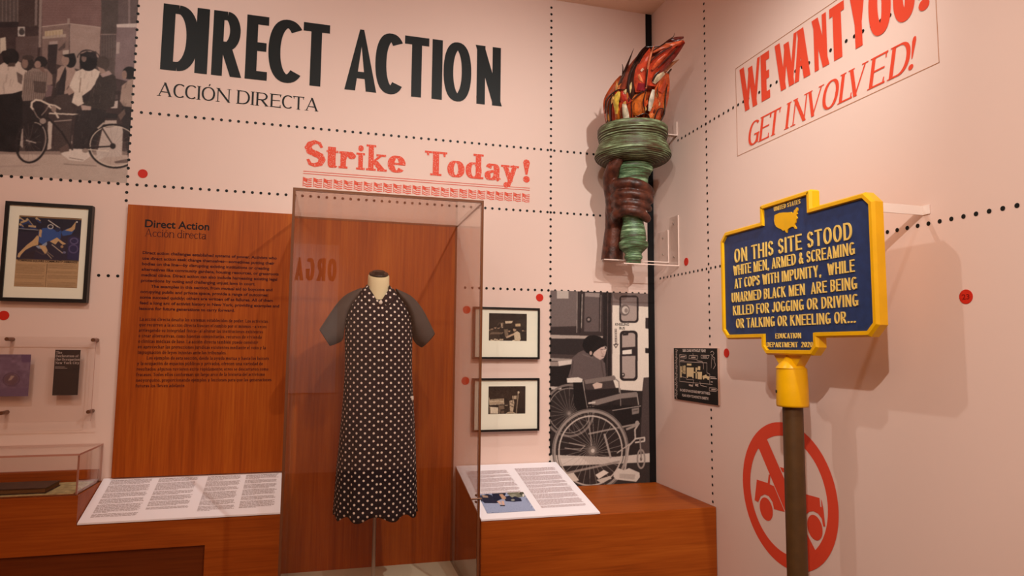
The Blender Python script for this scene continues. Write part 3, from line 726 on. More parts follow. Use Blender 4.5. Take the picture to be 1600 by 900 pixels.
P([(125, 84), (150, 80), (153, 110), (125, 110)], (60, 48, 48)); R_(136, 88, 13, 10, 1.5, (50, 40, 40)); P([(110, 82), (125, 80), (124, 112), (108, 112)], (164, 144, 134))
P([(150, 90), (178, 90), (174, 160), (150, 160)], (92, 78, 74)); P([(180, 142), (190, 142), (188, 160), (178, 158)], (70, 58, 56)); P([(180, 148), (184, 148), (184, 155), (180, 155)], (200, 186, 178))
P([(-150, 100), (70, 96), (212, 130), (212, 236), (-150, 236)], (58, 44, 43), .8)
P([(75, 190), (82, 188), (80, 232), (74, 234)], (196, 180, 168)); P([(98, 196), (101, 190), (96, 236), (93, 236)], (190, 174, 162)); P([(110, 200), (114, 188), (112, 232), (108, 232)], (196, 180, 168)); P([(31, 185), (36, 200), (36, 232), (31, 226)], (176, 160, 150))
P([(160, 200), (192, 196), (190, 244), (150, 246)], (196, 180, 170)); P([(160, 188), (182, 188), (182, 194), (160, 194)], (190, 174, 164)); P([(159, 176), (184, 178), (182, 186), (159, 184)], (44, 36, 36)); P([(174, 159), (184, 157), (183, 169), (173, 169)], (196, 182, 174))
# people, left to right
def folds(pts, col, n, seed):
    r = random.Random(seed)
    for _ in range(n):
        a, b = r.choice(pts), r.choice(pts); t = r.uniform(.2, .8); x = a[0]*t+b[0]*(1-t); y = a[1]*t+b[1]*(1-t)
        L([(x, y), (x+r.uniform(-4, 3), y+r.uniform(5, 14))], r.uniform(.8, 2.2), col, .45)
q = [(-90, 110), (-40, 96), (-10, 104), (-4, 150), (-90, 160)]; P(q, (120, 104, 98)); P([(-90, 150), (-4, 148), (-6, 238), (-90, 240)], (40, 32, 32)); E_(-40, 84, 14, 17, (46, 36, 34))
q = [(-4, 104), (6, 98), (24, 93), (36, 100), (43, 112), (40, 122), (37, 138), (38, 144), (20, 148), (-4, 150)]; P(q, (206, 186, 172)); folds(q, (150, 128, 118), 14, 3); P([(26, 112), (36, 118), (34, 132), (28, 128)], (110, 92, 86))
P([(-4, 148), (20, 146), (37, 141), (36, 190), (30, 238), (-4, 236)], (32, 24, 24)); E_(17, 89, 13, 13, (34, 26, 25)); E_(8, 84, 6, 5, (40, 30, 28)); P([(14, 98), (24, 98), (24, 104), (12, 104)], (80, 62, 56))
q = [(66, 106), (74, 108), (82, 118), (82, 132), (72, 134), (64, 122)]; P(q, (150, 126, 116)); P([(72, 132), (83, 134), (80, 150), (70, 152)], (120, 96, 96)); E_(64, 97, 10, 9, (40, 32, 31)); E_(59, 101, 5, 6, (156, 126, 114)); P([(58, 106), (68, 104), (70, 112), (62, 112)], (126, 98, 88))
q = [(38, 116), (50, 106), (62, 108), (72, 118), (74, 140), (66, 160), (38, 166), (34, 150)]; P(q, (146, 126, 116))
for k in range(12): L([(40+k*3, 112), (37+k*3, 160)], 1.0, (96, 80, 74))
P([(52, 126), (72, 128), (71, 146), (54, 144)], (70, 56, 52), .7); P([(35, 158), (68, 156), (72, 190), (66, 236), (40, 236), (36, 200)], (46, 36, 36)); E_(43, 99, 10, 11, (52, 40, 37)); E_(39, 99, 5, 8, (140, 112, 100)); E_(44, 90, 9, 4, (70, 54, 50))
q = [(90, 108), (96, 103), (114, 104), (122, 116), (120, 142), (106, 150), (84, 150), (88, 126)]; P(q, (172, 146, 134)); P([(102, 104), (104, 112), (100, 150), (84, 162), (86, 140), (95, 120)], (50, 40, 40)); L([(112, 128), (104, 140)], 1.5, (110, 90, 84))
P([(82, 150), (106, 146), (114, 160), (110, 236), (84, 236), (86, 190)], (72, 58, 55)); E_(110, 95, 9, 11, (32, 26, 26)); E_(102, 94, 6, 9, (158, 130, 118)); P([(97, 86), (116, 83), (119, 92), (102, 89)], (38, 30, 30)); P([(88, 130), (94, 124), (88, 150), (82, 156)], (60, 48, 46))
q = [(108, 134), (118, 112), (132, 106), (146, 106), (156, 112), (152, 126), (142, 140), (138, 158), (122, 166), (112, 160), (116, 144)]; P(q, (220, 203, 188)); folds(q, (180, 160, 146), 8, 5); L([(126, 122), (124, 144)], 1.6, (150, 126, 112))
E_(138, 96, 14, 15, (30, 24, 25)); E_(131, 91, 4, 6, (130, 108, 100)); P([(124, 86), (136, 80), (150, 86), (153, 92), (128, 88)], (44, 36, 37)); R_(138, 90, 17, 11, 1.6, (70, 56, 54), 1, 0, 180, 360)
q = [(154, 119), (170, 113), (180, 119), (182, 136), (178, 166), (162, 172), (148, 174), (136, 168), (129, 158), (138, 150), (146, 138), (150, 126)]; P(q, (62, 52, 49)); folds(q, (96, 82, 78), 9, 8); P([(156, 116), (170, 110), (175, 116), (160, 121)], (176, 152, 146)); E_(161, 99, 10, 11, (78, 65, 60)); P([(152, 104), (162, 108), (166, 114), (157, 115)], (164, 138, 126))
P([(120, 172), (140, 168), (166, 172), (163, 192), (146, 234), (114, 234), (116, 196)], (50, 41, 41)); folds([(125, 180), (150, 190), (130, 225)], (80, 68, 66), 8, 9); P([(126, 164), (142, 166), (142, 172), (128, 172)], (180, 156, 146)); P([(142, 140), (128, 150), (130, 160), (138, 158)], (54, 44, 44))
q = [(190, 134), (204, 123), (216, 122), (216, 168), (196, 170), (187, 158)]; P(q, (168, 144, 132)); folds(q, (120, 100, 92), 7, 12); P([(190, 166), (216, 168), (216, 246), (200, 246), (190, 196)], (52, 42, 42)); E_(202, 114, 11, 10, (34, 27, 27)); E_(194, 117, 4, 7, (150, 124, 112)); P([(184, 180), (194, 170), (196, 178), (188, 188)], (110, 90, 82))
for k in range(7): L([(192, 222+k*3), (212, 220+k*4)], .9, (96, 82, 78))
P([(95, 240), (108, 233), (112, 232), (138, 233), (142, 243), (130, 252), (108, 250)], (218, 203, 192)); L([(108, 246), (130, 250)], 1.2, (140, 120, 110)); P([(93, 232), (106, 224), (108, 236), (94, 238)], (96, 76, 70)); P([(178, 252), (198, 248), (206, 250), (200, 254), (180, 255)], (110, 92, 86)); P([(150, 234), (162, 246), (152, 250)], (200, 186, 176))
L([(100, 256), (150, 259)], 2, (150, 132, 122)); L([(-60, 262), (60, 258)], 3, (176, 156, 146))
# the bicycle
DK, CRM = (42, 33, 33), (216, 200, 184)
R_(49.5, 221, 23.5, 33, 3.6, DK, 1, 14); R_(50.5, 221, 20.5, 30, 1.6, (176, 158, 148), 1, 14, -100, 100)
for a in range(0, 360, 24): L([(46, 222), (46+19*cos(radians(a)), 222+29*sin(radians(a)))], .5, (130, 112, 106), .7)
R_(178, 228, 40, 33.5, 3.2, DK, 1, 8); R_(178, 228, 37.5, 31, 1.4, CRM, 1, 8)
for a in range(0, 360, 20): L([(176, 228), (178+37*cos(radians(a)), 228+30*sin(radians(a)))], .5, (140, 122, 116), .6)
L([(77, 177), (124, 179)], 2.6, CRM); L([(85, 189.5), (114, 187)], 1.8, (170, 152, 142)); L([(75, 178), (71, 190), (45, 221)], 2.4, DK); L([(75, 184), (96, 206), (112, 232)], 3, DK); L([(41, 219), (56, 223)], 2, (180, 164, 154))
L([(124, 179), (114, 181), (112, 206), (110, 222), (113, 234)], 2.6, (60, 48, 47)); L([(130, 231), (177, 228)], 2.6, DK); L([(134, 233), (170, 236)], 2, CRM); L([(157, 196), (177, 228)], 2.4, (64, 52, 50)); L([(153, 200), (162, 192)], 3, (180, 164, 152)); E_(176, 228, 4.5, 4.5, DK); E_(133, 235, 5, 3.5, (150, 132, 122))
L([(94, 170), (86, 165), (76, 163), (64, 157), (56, 156), (50, 160), (49, 167), (52, 171)], 3.2, CRM); L([(52, 171), (58, 182), (64, 187)], 1.6, (150, 132, 124)); L([(76, 165), (72, 172), (65, 180)], 1.8, (140, 122, 114)); L([(76, 165), (82, 170), (88, 178), (91, 184)], 3, CRM); E_(67, 189, 5, 4.5, (160, 142, 132)); E_(84, 170, 4, 5, (150, 130, 120))
c.soft(2); c.grain(4, 2, 3); c.blotch(3, 18, 4); c.soft(1)
o = c.build('photo_mural', (x0, WB-.0008, z0), BU, BV); tag(o, 'large sepia photo mural of a street crowd and a racing bicycle, top left', 'photo mural', 'photo murals')

# ---------------------------------------------------------------- the wheelchair mural
x0, z0, x1, z1 = 1.187, EYE-.775, 1.7895, EYE+.322
c = Canvas(x1-x0, z1-z0, .0024, (72, 60, 58), to_back(x0, z0, 850, 440, 2.811))
P, L, E_, R_ = c.poly, c.line, c.ell, c.ring
P([(10, 30), (300, 30), (300, 330), (10, 330)], (58, 47, 46))
P([(18, 40), (145, 42), (142, 196), (18, 200)], (112, 98, 95)); P([(57, 40), (108, 42), (108, 76), (57, 75)], (188, 174, 164)); L([(146, 40), (144, 225)], 3, (165, 150, 142)); L([(160, 60), (158, 225)], 4, (30, 24, 24)); L([(168, 55), (164, 205)], 3, (176, 162, 152))
P([(178, 66), (242, 68), (240, 220), (176, 220)], (98, 84, 82)); P([(180, 48), (244, 52), (243, 70), (180, 66)], (150, 134, 128)); E_(196, 168, 12, 13, (54, 44, 44)); E_(196, 167, 6, 6, (150, 136, 130)); L([(250, 60), (247, 220)], 3, (130, 116, 110))
P([(258, 40), (298, 40), (296, 420), (262, 420)], (38, 30, 30)); L([(280, 40), (276, 420)], 3, (84, 70, 66)); L([(296, 40), (296, 420)], 3, (96, 80, 76))
P([(20, 234), (258, 240), (256, 252), (20, 250)], (176, 160, 150)); P([(20, 252), (196, 254), (190, 322), (20, 322)], (48, 40, 40)); P([(20, 318), (160, 322), (160, 334), (20, 330)], (70, 58, 56)); P([(20, 335), (130, 340), (130, 352), (20, 348)], (160, 146, 138))
P([(20, 356), (60, 352), (120, 360), (110, 470), (20, 470)], (32, 26, 26)); P([(62, 350), (124, 344), (124, 362), (64, 372)], (212, 198, 188)); P([(20, 352), (62, 352), (62, 372), (20, 372)], (150, 134, 126)); P([(20, 460), (78, 462), (76, 474), (20, 474)], (190, 176, 166))
P([(299, 40), (470, 40), (470, 112), (299, 108)], (122, 106, 102)); P([(299, 104), (470, 112), (470, 330), (460, 420), (438, 422), (433, 480), (318, 478), (299, 420)], (226, 212, 198))
def rrect(x0, y0, x1, y1, r): return [(x1-r+r*cos(radians(a)), y1-r+r*sin(radians(a))) for a in range(0, 91, 15)]+[(x0+r+r*cos(radians(a)), y1-r+r*sin(radians(a))) for a in range(90, 181, 15)]+[(x0+r+r*cos(radians(a)), y0+r+r*sin(radians(a))) for a in range(180, 271, 15)]+[(x1-r+r*cos(radians(a)), y0+r+r*sin(radians(a))) for a in range(270, 361, 15)]
P(rrect(330, 62, 414, 182, 16), (50, 40, 40)); P(rrect(338, 70, 406, 174, 12), (168, 150, 142)); P([(338, 70), (406, 70), (406, 110), (338, 100)], (130, 114, 110)); E_(353, 126, 22, 25, (110, 96, 92)); E_(356, 126, 15, 17, (200, 186, 176)); E_(360, 128, 8, 10, (140, 124, 118))
P(rrect(332, 216, 410, 436, 18), (44, 35, 35)); P(rrect(342, 226, 400, 426, 13), (172, 154, 146)); P([(342, 290), (402, 286), (402, 326), (342, 328)], (50, 40, 40)); P([(343, 303), (384, 298), (384, 318), (343, 320)], (232, 220, 208)); P([(345, 228), (370, 226), (368, 236), (345, 238)], (40, 32, 32)); E_(347, 410, 7, 9, (50, 42, 42)); E_(346, 409, 3, 4, (210, 198, 188))
L([(314, 210), (316, 285)], 8, (70, 58, 56)); L([(314, 210), (316, 282)], 4, (226, 212, 198)); P([(303, 276), (327, 274), (315, 294)], (70, 58, 56)); P([(309, 279), (322, 278), (315, 288)], (226, 212, 198))
for k in range(6): L([(311, 218+k*11), (319, 218+k*11)], 2, (70, 58, 56))
P([(444, 160), (470, 160), (470, 210), (444, 206)], (54, 44, 44)); P([(443, 292), (470, 294), (470, 316), (443, 314)], (40, 32, 32))
P([(436, 422), (470, 420), (470, 760), (380, 760), (380, 620), (430, 480)], (74, 62, 60)); P([(20, 474), (330, 474), (432, 482), (420, 760), (20, 780)], (46, 38, 37))
P([(20, 760), (150, 764), (300, 770), (470, 752), (470, 795), (20, 812)], (200, 188, 178)); P([(20, 812), (470, 792), (470, 900), (20, 900)], (54, 46, 44)); P([(40, 780), (160, 770), (200, 800), (60, 808)], (216, 204, 194))
# seated man
P([(106, 418), (118, 380), (124, 336), (150, 312), (172, 302), (204, 322), (250, 338), (268, 360), (272, 412), (262, 436), (180, 432), (120, 424)], (98, 84, 82)); L([(128, 350), (120, 410)], 5, (70, 58, 57), .7); L([(250, 350), (262, 420)], 5, (72, 60, 58), .7); L([(170, 320), (215, 336)], 4, (124, 110, 106), .7)
P([(168, 282), (174, 256), (192, 240), (218, 235), (246, 242), (268, 258), (276, 276), (266, 292), (250, 290), (238, 300), (232, 316), (206, 322), (184, 312)], (26, 21, 21))
P([(244, 252), (268, 262), (274, 284), (266, 300), (260, 286), (254, 302), (247, 288), (240, 306), (232, 296), (226, 318), (206, 330), (196, 318)], (30, 24, 24)); P([(220, 310), (236, 298), (252, 288), (264, 286), (274, 300), (270, 318), (262, 336), (246, 344), (228, 334), (214, 322)], (198, 170, 158)); L([(248, 300), (268, 296)], 2, (70, 56, 54)); R_(267, 294, 8, 9, 1.6, (226, 214, 204)); L([(252, 328), (263, 328)], 2.5, (110, 84, 78)); E_(205, 314, 6, 9, (186, 158, 146)); L([(250, 306), (254, 318), (262, 320)], 1.5, (140, 112, 104))
# wheelchair
WH, GR = (176, 163, 154), (140, 127, 120)
R_(112, 566, 106, 112, 9, (120, 108, 102)); R_(112, 566, 92, 98, 3, (150, 138, 130))
for a in range(0, 360, 15): L([(110, 580), (112+95*cos(radians(a)), 566+100*sin(radians(a)))], 1.6, (150, 138, 130), .8)
P([(128, 442), (170, 432), (186, 480), (192, 566), (150, 574), (132, 540)], (28, 23, 23)); L([(170, 436), (192, 560)], 5, (150, 138, 130)); P([(100, 424), (150, 420), (170, 428), (166, 442), (102, 444)], (222, 210, 198))
P([(178, 478), (330, 466), (334, 500), (300, 540), (190, 548)], (38, 31, 31)); P([(176, 432), (306, 412), (314, 420), (312, 432), (182, 450)], (126, 112, 106)); L([(314, 428), (328, 440), (330, 486)], 5, (150, 138, 130)); P([(212, 452), (232, 442), (256, 448), (254, 466), (222, 472)], (204, 178, 164))
P([(190, 552), (300, 540), (425, 546), (428, 580), (416, 622), (330, 640), (300, 560), (190, 580)], (32, 26, 26)); P([(384, 558), (416, 552), (416, 578), (386, 584)], (130, 118, 112)); L([(390, 568), (412, 564)], 2, (60, 50, 48))
P([(210, 524), (330, 492), (404, 484), (412, 494), (408, 506), (336, 514), (236, 542), (210, 540)], (132, 119, 113)); L([(408, 500), (414, 540)], 5, (150, 138, 130)); L([(196, 534), (224, 530)], 7, (206, 194, 184)); L([(334, 470), (336, 545)], 4, (130, 118, 112)); L([(300, 566), (424, 546)], 3, (176, 162, 154))
L([(192, 560), (208, 720)], 5, GR); L([(196, 668), (400, 626)], 7, (150, 138, 130)); L([(100, 840), (330, 790)], 9, (150, 138, 130)); L([(265, 670), (292, 772)], 9, (160, 148, 140)); L([(92, 730), (160, 740), (180, 720), (110, 708)], 4, (150, 138, 130))
for a in range(0, 360, 13): L([(212+12*cos(radians(a+70)), 742+12*sin(radians(a+70))), (204+146*cos(radians(a)), 742+164*sin(radians(a)))], 1.5, (182, 170, 160), .9)
R_(204, 742, 160, 176, 15, (152, 140, 132), 1, 6); R_(204, 742, 164, 181, 3, (84, 73, 70), 1, 6); R_(204, 742, 146, 160, 3, (60, 50, 48), 1, 6); R_(204, 742, 138, 152, 6, (190, 177, 167), 1, 6)
E_(212, 742, 16, 18, (130, 118, 110)); E_(214, 742, 8, 9, (206, 194, 184))
L([(416, 622), (398, 650), (400, 690), (372, 720), (356, 820), (340, 850)], 7, (176, 163, 154)); L([(362, 648), (412, 628)], 9, (150, 138, 130)); L([(398, 690), (440, 684), (440, 700), (400, 706)], 6, (200, 188, 178)); L([(320, 752), (376, 712)], 5, (176, 163, 154)); E_(408, 622, 9, 12, (160, 148, 140))
R_(425, 778, 16, 40, 7, (150, 138, 130)); E_(425, 778, 5, 9, (110, 98, 92)); L([(420, 690), (426, 776)], 6, (140, 128, 122))
P([(306, 838), (326, 818), (350, 828), (372, 818), (418, 838), (420, 858), (404, 878), (316, 868), (304, 856)], (206, 195, 184)); P([(330, 842), (400, 846), (396, 868), (330, 862)], (180, 168, 158)); P([(225, 848), (262, 826), (284, 838), (240, 866)], (222, 210, 198)); P([(96, 846), (130, 838), (154, 872), (126, 878)], (216, 204, 192)); P([(230, 870), (290, 852), (296, 864), (250, 884)], (200, 188, 176))
c.soft(2); c.grain(4, 2, 5); c.soft(1)
t = thing('photo_mural', 'sepia photo mural of a man behind an empty wheelchair at a bus, in the corner', 'photo mural', (x0, WB-.0018, z0), 'photo murals')
c.build('print', (x0, WB-.0018, z0), BU, BV, t)
mb = MB(); p = bk(960.9, 511, WB-.0035)
sans_line(mb, 'KNEELING', (bk(961, 508.5, WB)[0], WB-.0032, bk(961, 508.5, WB)[2]), BU, BV, width=.086, cap=.015, bold=.012)
sans_line(mb, 'BUS', (bk(967.5, 514.5, WB)[0], WB-.0032, bk(967.5, 514.5, WB)[2]), BU, BV, width=.034, cap=.015, bold=.012)
mb.build('bus_wording', M['text'], t, recalc=False)

# ---------------------------------------------------------------- framed pictures on the back wall
def framed(name, label, cat, x0, x1, z0, z1, bar, depth, picture, px0, px1, pz0, pz1):
    yf = WB-depth; t = thing(name, label, cat, ((x0+x1)/2, WB-.001, z0), 'framed pictures on the back wall')
    mb = MB()
    o = [(x0, z0), (x1, z0), (x1, z1), (x0, z1)]; i = [(x0+bar, z0+bar), (x1-bar, z0+bar), (x1-bar, z1-bar), (x0+bar, z1-bar)]
    for (a, b, ya, yb) in ((o, i, yf, yf), (o, o, yf, WB-.001), (i, i, yf, WB-.012)):
        vs = [(p[0], ya, p[1]) for p in a]+[(p[0], yb, p[1]) for p in b]
        mb.add(vs, [(k, (k+1) % 4, (k+1) % 4+4, k+4) for k in range(4)])
    mb.add([(p[0], WB-.001, p[1]) for p in o]+[(p[0], WB-.001, p[1]) for p in i], [(k, (k+1) % 4, (k+1) % 4+4, k+4) for k in range(4)])
    mb.build('frame', M['frame'], t)
    mb = MB(); ym = yf+.008; e = .003
    a = [(x0+bar, z0+bar), (x1-bar, z0+bar), (x1-bar, z1-bar), (x0+bar, z1-bar)]; b = [(px0, pz0), (px1, pz0), (px1, pz1), (px0, pz1)]
    mb.add([(p[0], ym, p[1]) for p in a]+[(p[0], ym, p[1]) for p in b], [(k, (k+1) % 4, (k+1) % 4+4, k+4) for k in range(4)])
    mb.add([(p[0], ym, p[1]) for p in b]+[(p[0], ym+.003, p[1]) for p in b], [(k, (k+1) % 4, (k+1) % 4+4, k+4) for k in range(4)])
    mb.build('mount', M['mat'], t)
    picture(t, ym+.0025)
    MB().box(x0+bar+.0005, x1-bar-.0005, yf+.003, yf+.0045, z0+bar+.0005, z1-bar-.0005).build('glazing', M['glazing'], t)
    return t
def poster(t, Y):
    x0, z0, w_, h_ = -1.392, EYE+.2525, .260, .335
    c = Canvas(w_, h_, .0017, (44, 40, 60), to_back(x0, z0, 0, 300, 4.5, Y)); P, L, E_, R_ = c.poly, c.line, c.ell, c.ring
    SK, NV = (206, 168, 122), (40, 62, 112)
    P([(100, 150), (590, 180), (580, 300), (100, 280)], (32, 34, 52)); P([(100, 150), (590, 180), (588, 200), (100, 172)], (150, 118, 84))
    for a, b in [((135, 180), (175, 210)), ((150, 215), (195, 200)), ((190, 190), (230, 240)), ((255, 185), (280, 205)), ((205, 240), (250, 245)), ((140, 225), (160, 245))]: L([a, b], 16, (190, 160, 120)); L([(a[0]+8, a[1]+14), (b[0]+6, b[1]+12)], 12, NV)
    P([(270, 280), (300, 255), (350, 250), (400, 275), (430, 270), (425, 330), (380, 350), (340, 345), (300, 370), (270, 350)], (50, 84, 148)); P([(430, 280), (480, 255), (520, 270), (500, 300), (440, 310)], (52, 88, 152)); P([(455, 270), (500, 250), (535, 205), (525, 262), (505, 280)], (196, 160, 116))
    P([(480, 320), (520, 310), (560, 330), (555, 480), (470, 470)], (46, 44, 84)); R_(515, 400, 30, 28, 9, (90, 80, 120)); R_(520, 345, 26, 20, 8, (100, 92, 130))
    P([(122, 455), (130, 432), (190, 372), (232, 340), (262, 305), (275, 315), (268, 372), (230, 382), (180, 408), (150, 440), (138, 462)], SK)
    P([(250, 380), (290, 375), (330, 350), (330, 372), (300, 400), (270, 398)], (150, 160, 180)); P([(275, 375), (320, 378), (335, 410), (320, 440), (290, 400)], SK); P([(350, 348), (400, 320), (440, 350), (465, 366), (440, 372), (410, 345), (390, 370)], SK)
    P([(278, 262), (296, 268), (290, 320), (272, 310)], (196, 160, 118)); L([(340, 200), (420, 255)], 8, (200, 190, 180)); R_(355, 245, 18, 14, 7, (196, 190, 186)); L([(365, 370), (440, 430)], 7, (186, 168, 150)); L([(320, 420), (362, 468)], 6, (180, 156, 130)); L([(320, 410), (375, 455)], 4, (170, 146, 120)); E_(435, 385, 10, 10, (176, 140, 100)); E_(452, 425, 12, 8, (110, 110, 140)); E_(405, 265, 18, 16, (40, 48, 80)); L([(100, 255), (270, 268)], 6, (150, 150, 160))
    E_(195, 458, 10, 8, (150, 130, 120)); E_(540, 212, 5, 6, (240, 236, 226)); L([(250, 410), (300, 440), (340, 430)], 5, (90, 70, 70)); P([(160, 440), (250, 410), (240, 465), (160, 465)], (48, 38, 50))
    P([(60, 468), (600, 486), (600, 700), (60, 700)], (188, 152, 112)); L([(100, 472), (600, 489)], 4, (120, 92, 66))
    c.grain(5, 2, 6); c.soft(1)
    for y in range(506, 668, 7):
        if y in (576, 625): continue
        s_ = (y-506)*-.1
        for a, b in ((112+s_, 318+s_*.6), (338+s_*.5, 546+s_*.3)):
            if (y in (541, 548) and a > 300) or (y > 610 and y < 620): continue
            L([(a, y), (b-rnd.uniform(0, 30 if rnd.random() < .3 else 4), y+(b-a)*.03)], 3.4, (120, 92, 66), .6)
    L([(331, 505), (318, 672)], 4, (90, 66, 48))
    p = c.build('print', (x0, Y, z0), BU, BV, t)
    mb = MB(); a = bk(116/4.5, 300+482/4.5, Y-.0006); b = bk(552/4.5, 300+500/4.5, Y-.0006)
    sans_line(mb, 'TOMPKINS SQUARE COMMUNITY DEMANDS', (-1.383, Y-.0006, EYE+.3725), BU, BV, width=.241, cap=.0095, bold=.03); mb.build('headline', M['text'], p, recalc=False)
framed('framed_poster', 'black framed poster of a blue figure above two newsprint columns, in a cream mount', 'framed picture', -1.443, -1.092, EYE+.190, EYE+.646, .016, .034, poster, -1.388, -1.136, EYE+.2565, EYE+.584)
def photo_a(t, Y):
    x0, z0, w_, h_ = .827, EYE+.034, .220, .154
    c = Canvas(w_, h_, .0017, (40, 30, 24), to_back(x0, z0, 750, 490, 5, Y)); P, L, E_, R_ = c.poly, c.line, c.ell, c.ring
    LT = (206, 184, 156)
    P([(60, 45), (370, 50), (370, 110), (60, 110)], (48, 36, 28)); P([(195, 58), (255, 58), (250, 76), (200, 78)], LT); P([(276, 80), (316, 78), (316, 100), (276, 100)], (196, 168, 130)); P([(164, 72), (182, 72), (180, 112), (166, 112)], (190, 168, 142)); R_(160, 90, 20, 18, 5, (90, 72, 58))
    for x, y in [(75, 125), (95, 118), (120, 108), (145, 112), (200, 128), (228, 134), (335, 130), (352, 136)]: E_(x, y, 9, 11, (160, 130, 106)); E_(x-2, y-8, 10, 7, (28, 20, 17))
    P([(65, 145), (110, 120), (150, 118), (190, 180), (180, 215), (120, 225), (75, 215)], (62, 48, 38)); P([(150, 135), (190, 130), (200, 190), (160, 200)], (30, 22, 19)); P([(186, 122), (216, 120), (222, 170), (196, 180)], (120, 100, 82))
    for k in range(7): E_(90+k*14, 205+6*sin(k*2), 9, 6, (200, 178, 150)); L([(80+k*14, 160), (96+k*14, 146)], 5, (150, 126, 104))
    P([(200, 180), (270, 150), (272, 164), (210, 192)], (190, 160, 134)); P([(264, 150), (290, 136), (312, 152), (318, 200), (306, 215), (270, 212)], LT); E_(270, 124, 13, 15, (180, 150, 124)); P([(256, 116), (262, 104), (280, 106), (288, 128), (276, 120)], (26, 20, 17)); P([(272, 212), (306, 212), (304, 250), (276, 250)], (30, 23, 20))
    P([(190, 250), (215, 225), (262, 205), (276, 215), (270, 255), (200, 258)], LT); E_(262, 212, 10, 8, (226, 210, 186)); P([(64, 225), (110, 222), (160, 232), (190, 228), (170, 256), (64, 258)], (40, 31, 26)); L([(70, 215), (120, 240), (180, 236)], 6, (176, 152, 126)); P([(66, 235), (76, 235), (76, 252), (66, 252)], LT)
    P([(322, 140), (360, 136), (362, 245), (326, 250)], (32, 24, 20)); c.blotch(9, 5, 8); c.grain(6, 2, 2); c.soft(2); c.build('print', (x0, Y, z0), BU, BV, t)
def photo_b(t, Y):
    x0, z0, w_, h_ = .829, EYE-.359, .213, .154
    c = Canvas(w_, h_, .0017, (46, 34, 27), to_back(x0, z0, 750, 490, 5, Y)); P, L, E_, R_ = c.poly, c.line, c.ell, c.ring
    P([(60, 605), (360, 605), (360, 670), (60, 660)], (52, 38, 30)); P([(74, 670), (188, 662), (190, 702), (76, 710)], (176, 154, 128)); 
    for k in range(9): E_(84+k*12, 684+3*sin(k), 6, 5, (206, 188, 162)); L([(80+k*12, 664), (82+k*12, 680)], 2.5, (70, 54, 44))
    L([(72, 655), (76, 712), (190, 706)], 4, (210, 192, 168)); P([(80, 728), (142, 732), (142, 782), (84, 780)], (222, 206, 182)); L([(76, 724), (80, 790), (146, 790)], 4, (176, 152, 126)); P([(146, 716), (190, 716), (192, 744), (160, 748), (160, 790), (148, 790)], (120, 100, 82)); P([(164, 760), (188, 758), (188, 786), (166, 788)], (100, 82, 68)); L([(196, 716), (214, 716)], 6, (190, 168, 142))
    P([(230, 682), (262, 672), (268, 696), (262, 740), (258, 768), (234, 760)], (190, 168, 142)); P([(250, 642), (286, 642), (284, 668), (252, 668)], (180, 158, 132)); L([(236, 690), (262, 706)], 4, (60, 46, 38)); L([(234, 716), (260, 730)], 4, (60, 46, 38)); L([(298, 620), (282, 790)], 8, (150, 130, 108)); L([(302, 640), (286, 770)], 3, (90, 74, 62)); E_(300, 616, 8, 9, (206, 188, 162)); L([(262, 640), (252, 700)], 3, (60, 46, 38))
    E_(240, 790, 40, 22, (150, 128, 104)); R_(240, 788, 38, 20, 4, (206, 188, 160)); 
    for k in range(12): L([(210+k*5, 778), (206+k*6, 806)], 1.5, (96, 78, 62))
    P([(302, 740), (356, 740), (356, 812), (290, 812)], (34, 25, 21)); c.blotch(8, 5, 9); c.grain(6, 2, 2); c.soft(2); c.build('print', (x0, Y, z0), BU, BV, t)
framed('framed_photo', 'upper small black framed photo of men gathered round a table in a crowded room', 'framed picture', .743, 1.117, EYE-.062, EYE+.2185, .011, .03, photo_a, .830, 1.044, EYE+.037, EYE+.186, )
framed('framed_photo', 'lower small black framed photo of a cluttered room with a round basket', 'framed picture', .744, 1.117, EYE-.448, EYE-.165, .011, .03, photo_b, .832, 1.039, EYE-.356, EYE-.208)

# ---------------------------------------------------------------- acrylic wall holder with two leaflets
t = thing('acrylic_wall_holder', 'clear acrylic sheet on bronze standoffs at far left, holding two leaflets', 'wall holder', (-1.22, WB-.03, EYE-.355))
ax0, ax1, az0, az1, ay = -1.62, -1.036, EYE-.350, EYE+.030, WB-.055
mb = MB().box(ax0, ax1, ay, ay+.006, az0, az1, 0, [1, 1, 0, 0, 1, 1]); mb.build('sheet', [M['acrylic_clean'], M['edgep']], t)
for x in (-1.385, -1.046):
    for z in (EYE+.050 if x > -1.2 else EYE+.052, EYE-.308):
        zz = min(z, az1-.012) if z > EYE else z
        mb = MB(); mb.tube([(x, WB-.001, zz), (x, ay-.008, zz)], .0085, 14); o = mb.build('standoff', M['dullmetal'], t)
c = Canvas(.20, .186, .002, (120, 96, 120), lambda x, y: (x, y)); P, L, E_, R_ = c.poly, c.line, c.ell, c.ring
c.blotch(9, 12, 3); P([(.0, .0), (.2, 0), (.2, .04), (0, .03)], (112, 88, 116)); P([(.165, .15), (.2, .15), (.2, .186), (.16, .186)], (104, 78, 112)); R_(.13, .075, .031, .028, .004, (92, 68, 88)); E_(.13, .075, .027, .024, (108, 80, 92)); P([(.118, .07), (.128, .092), (.142, .09), (.13, .072)], (176, 150, 140)); P([(0, .06), (.07, .05), (.075, .11), (.02, .13), (0, .12)], (132, 110, 132)); c.grain(4, 2, 4); c.soft(2)
o = c.build('leaflet', (-1.492, ay+.0085, EYE-.236), BU, BV); tag(o, 'mauve square leaflet with a small round emblem in the acrylic wall holder', 'leaflet', 'leaflets in the acrylic holder')
t2 = thing('leaflet', 'narrow black leaflet titled The Declaration of the Occupation in the acrylic wall holder', 'leaflet', (-1.148, ay+.012, EYE-.233), 'leaflets in the acrylic holder')
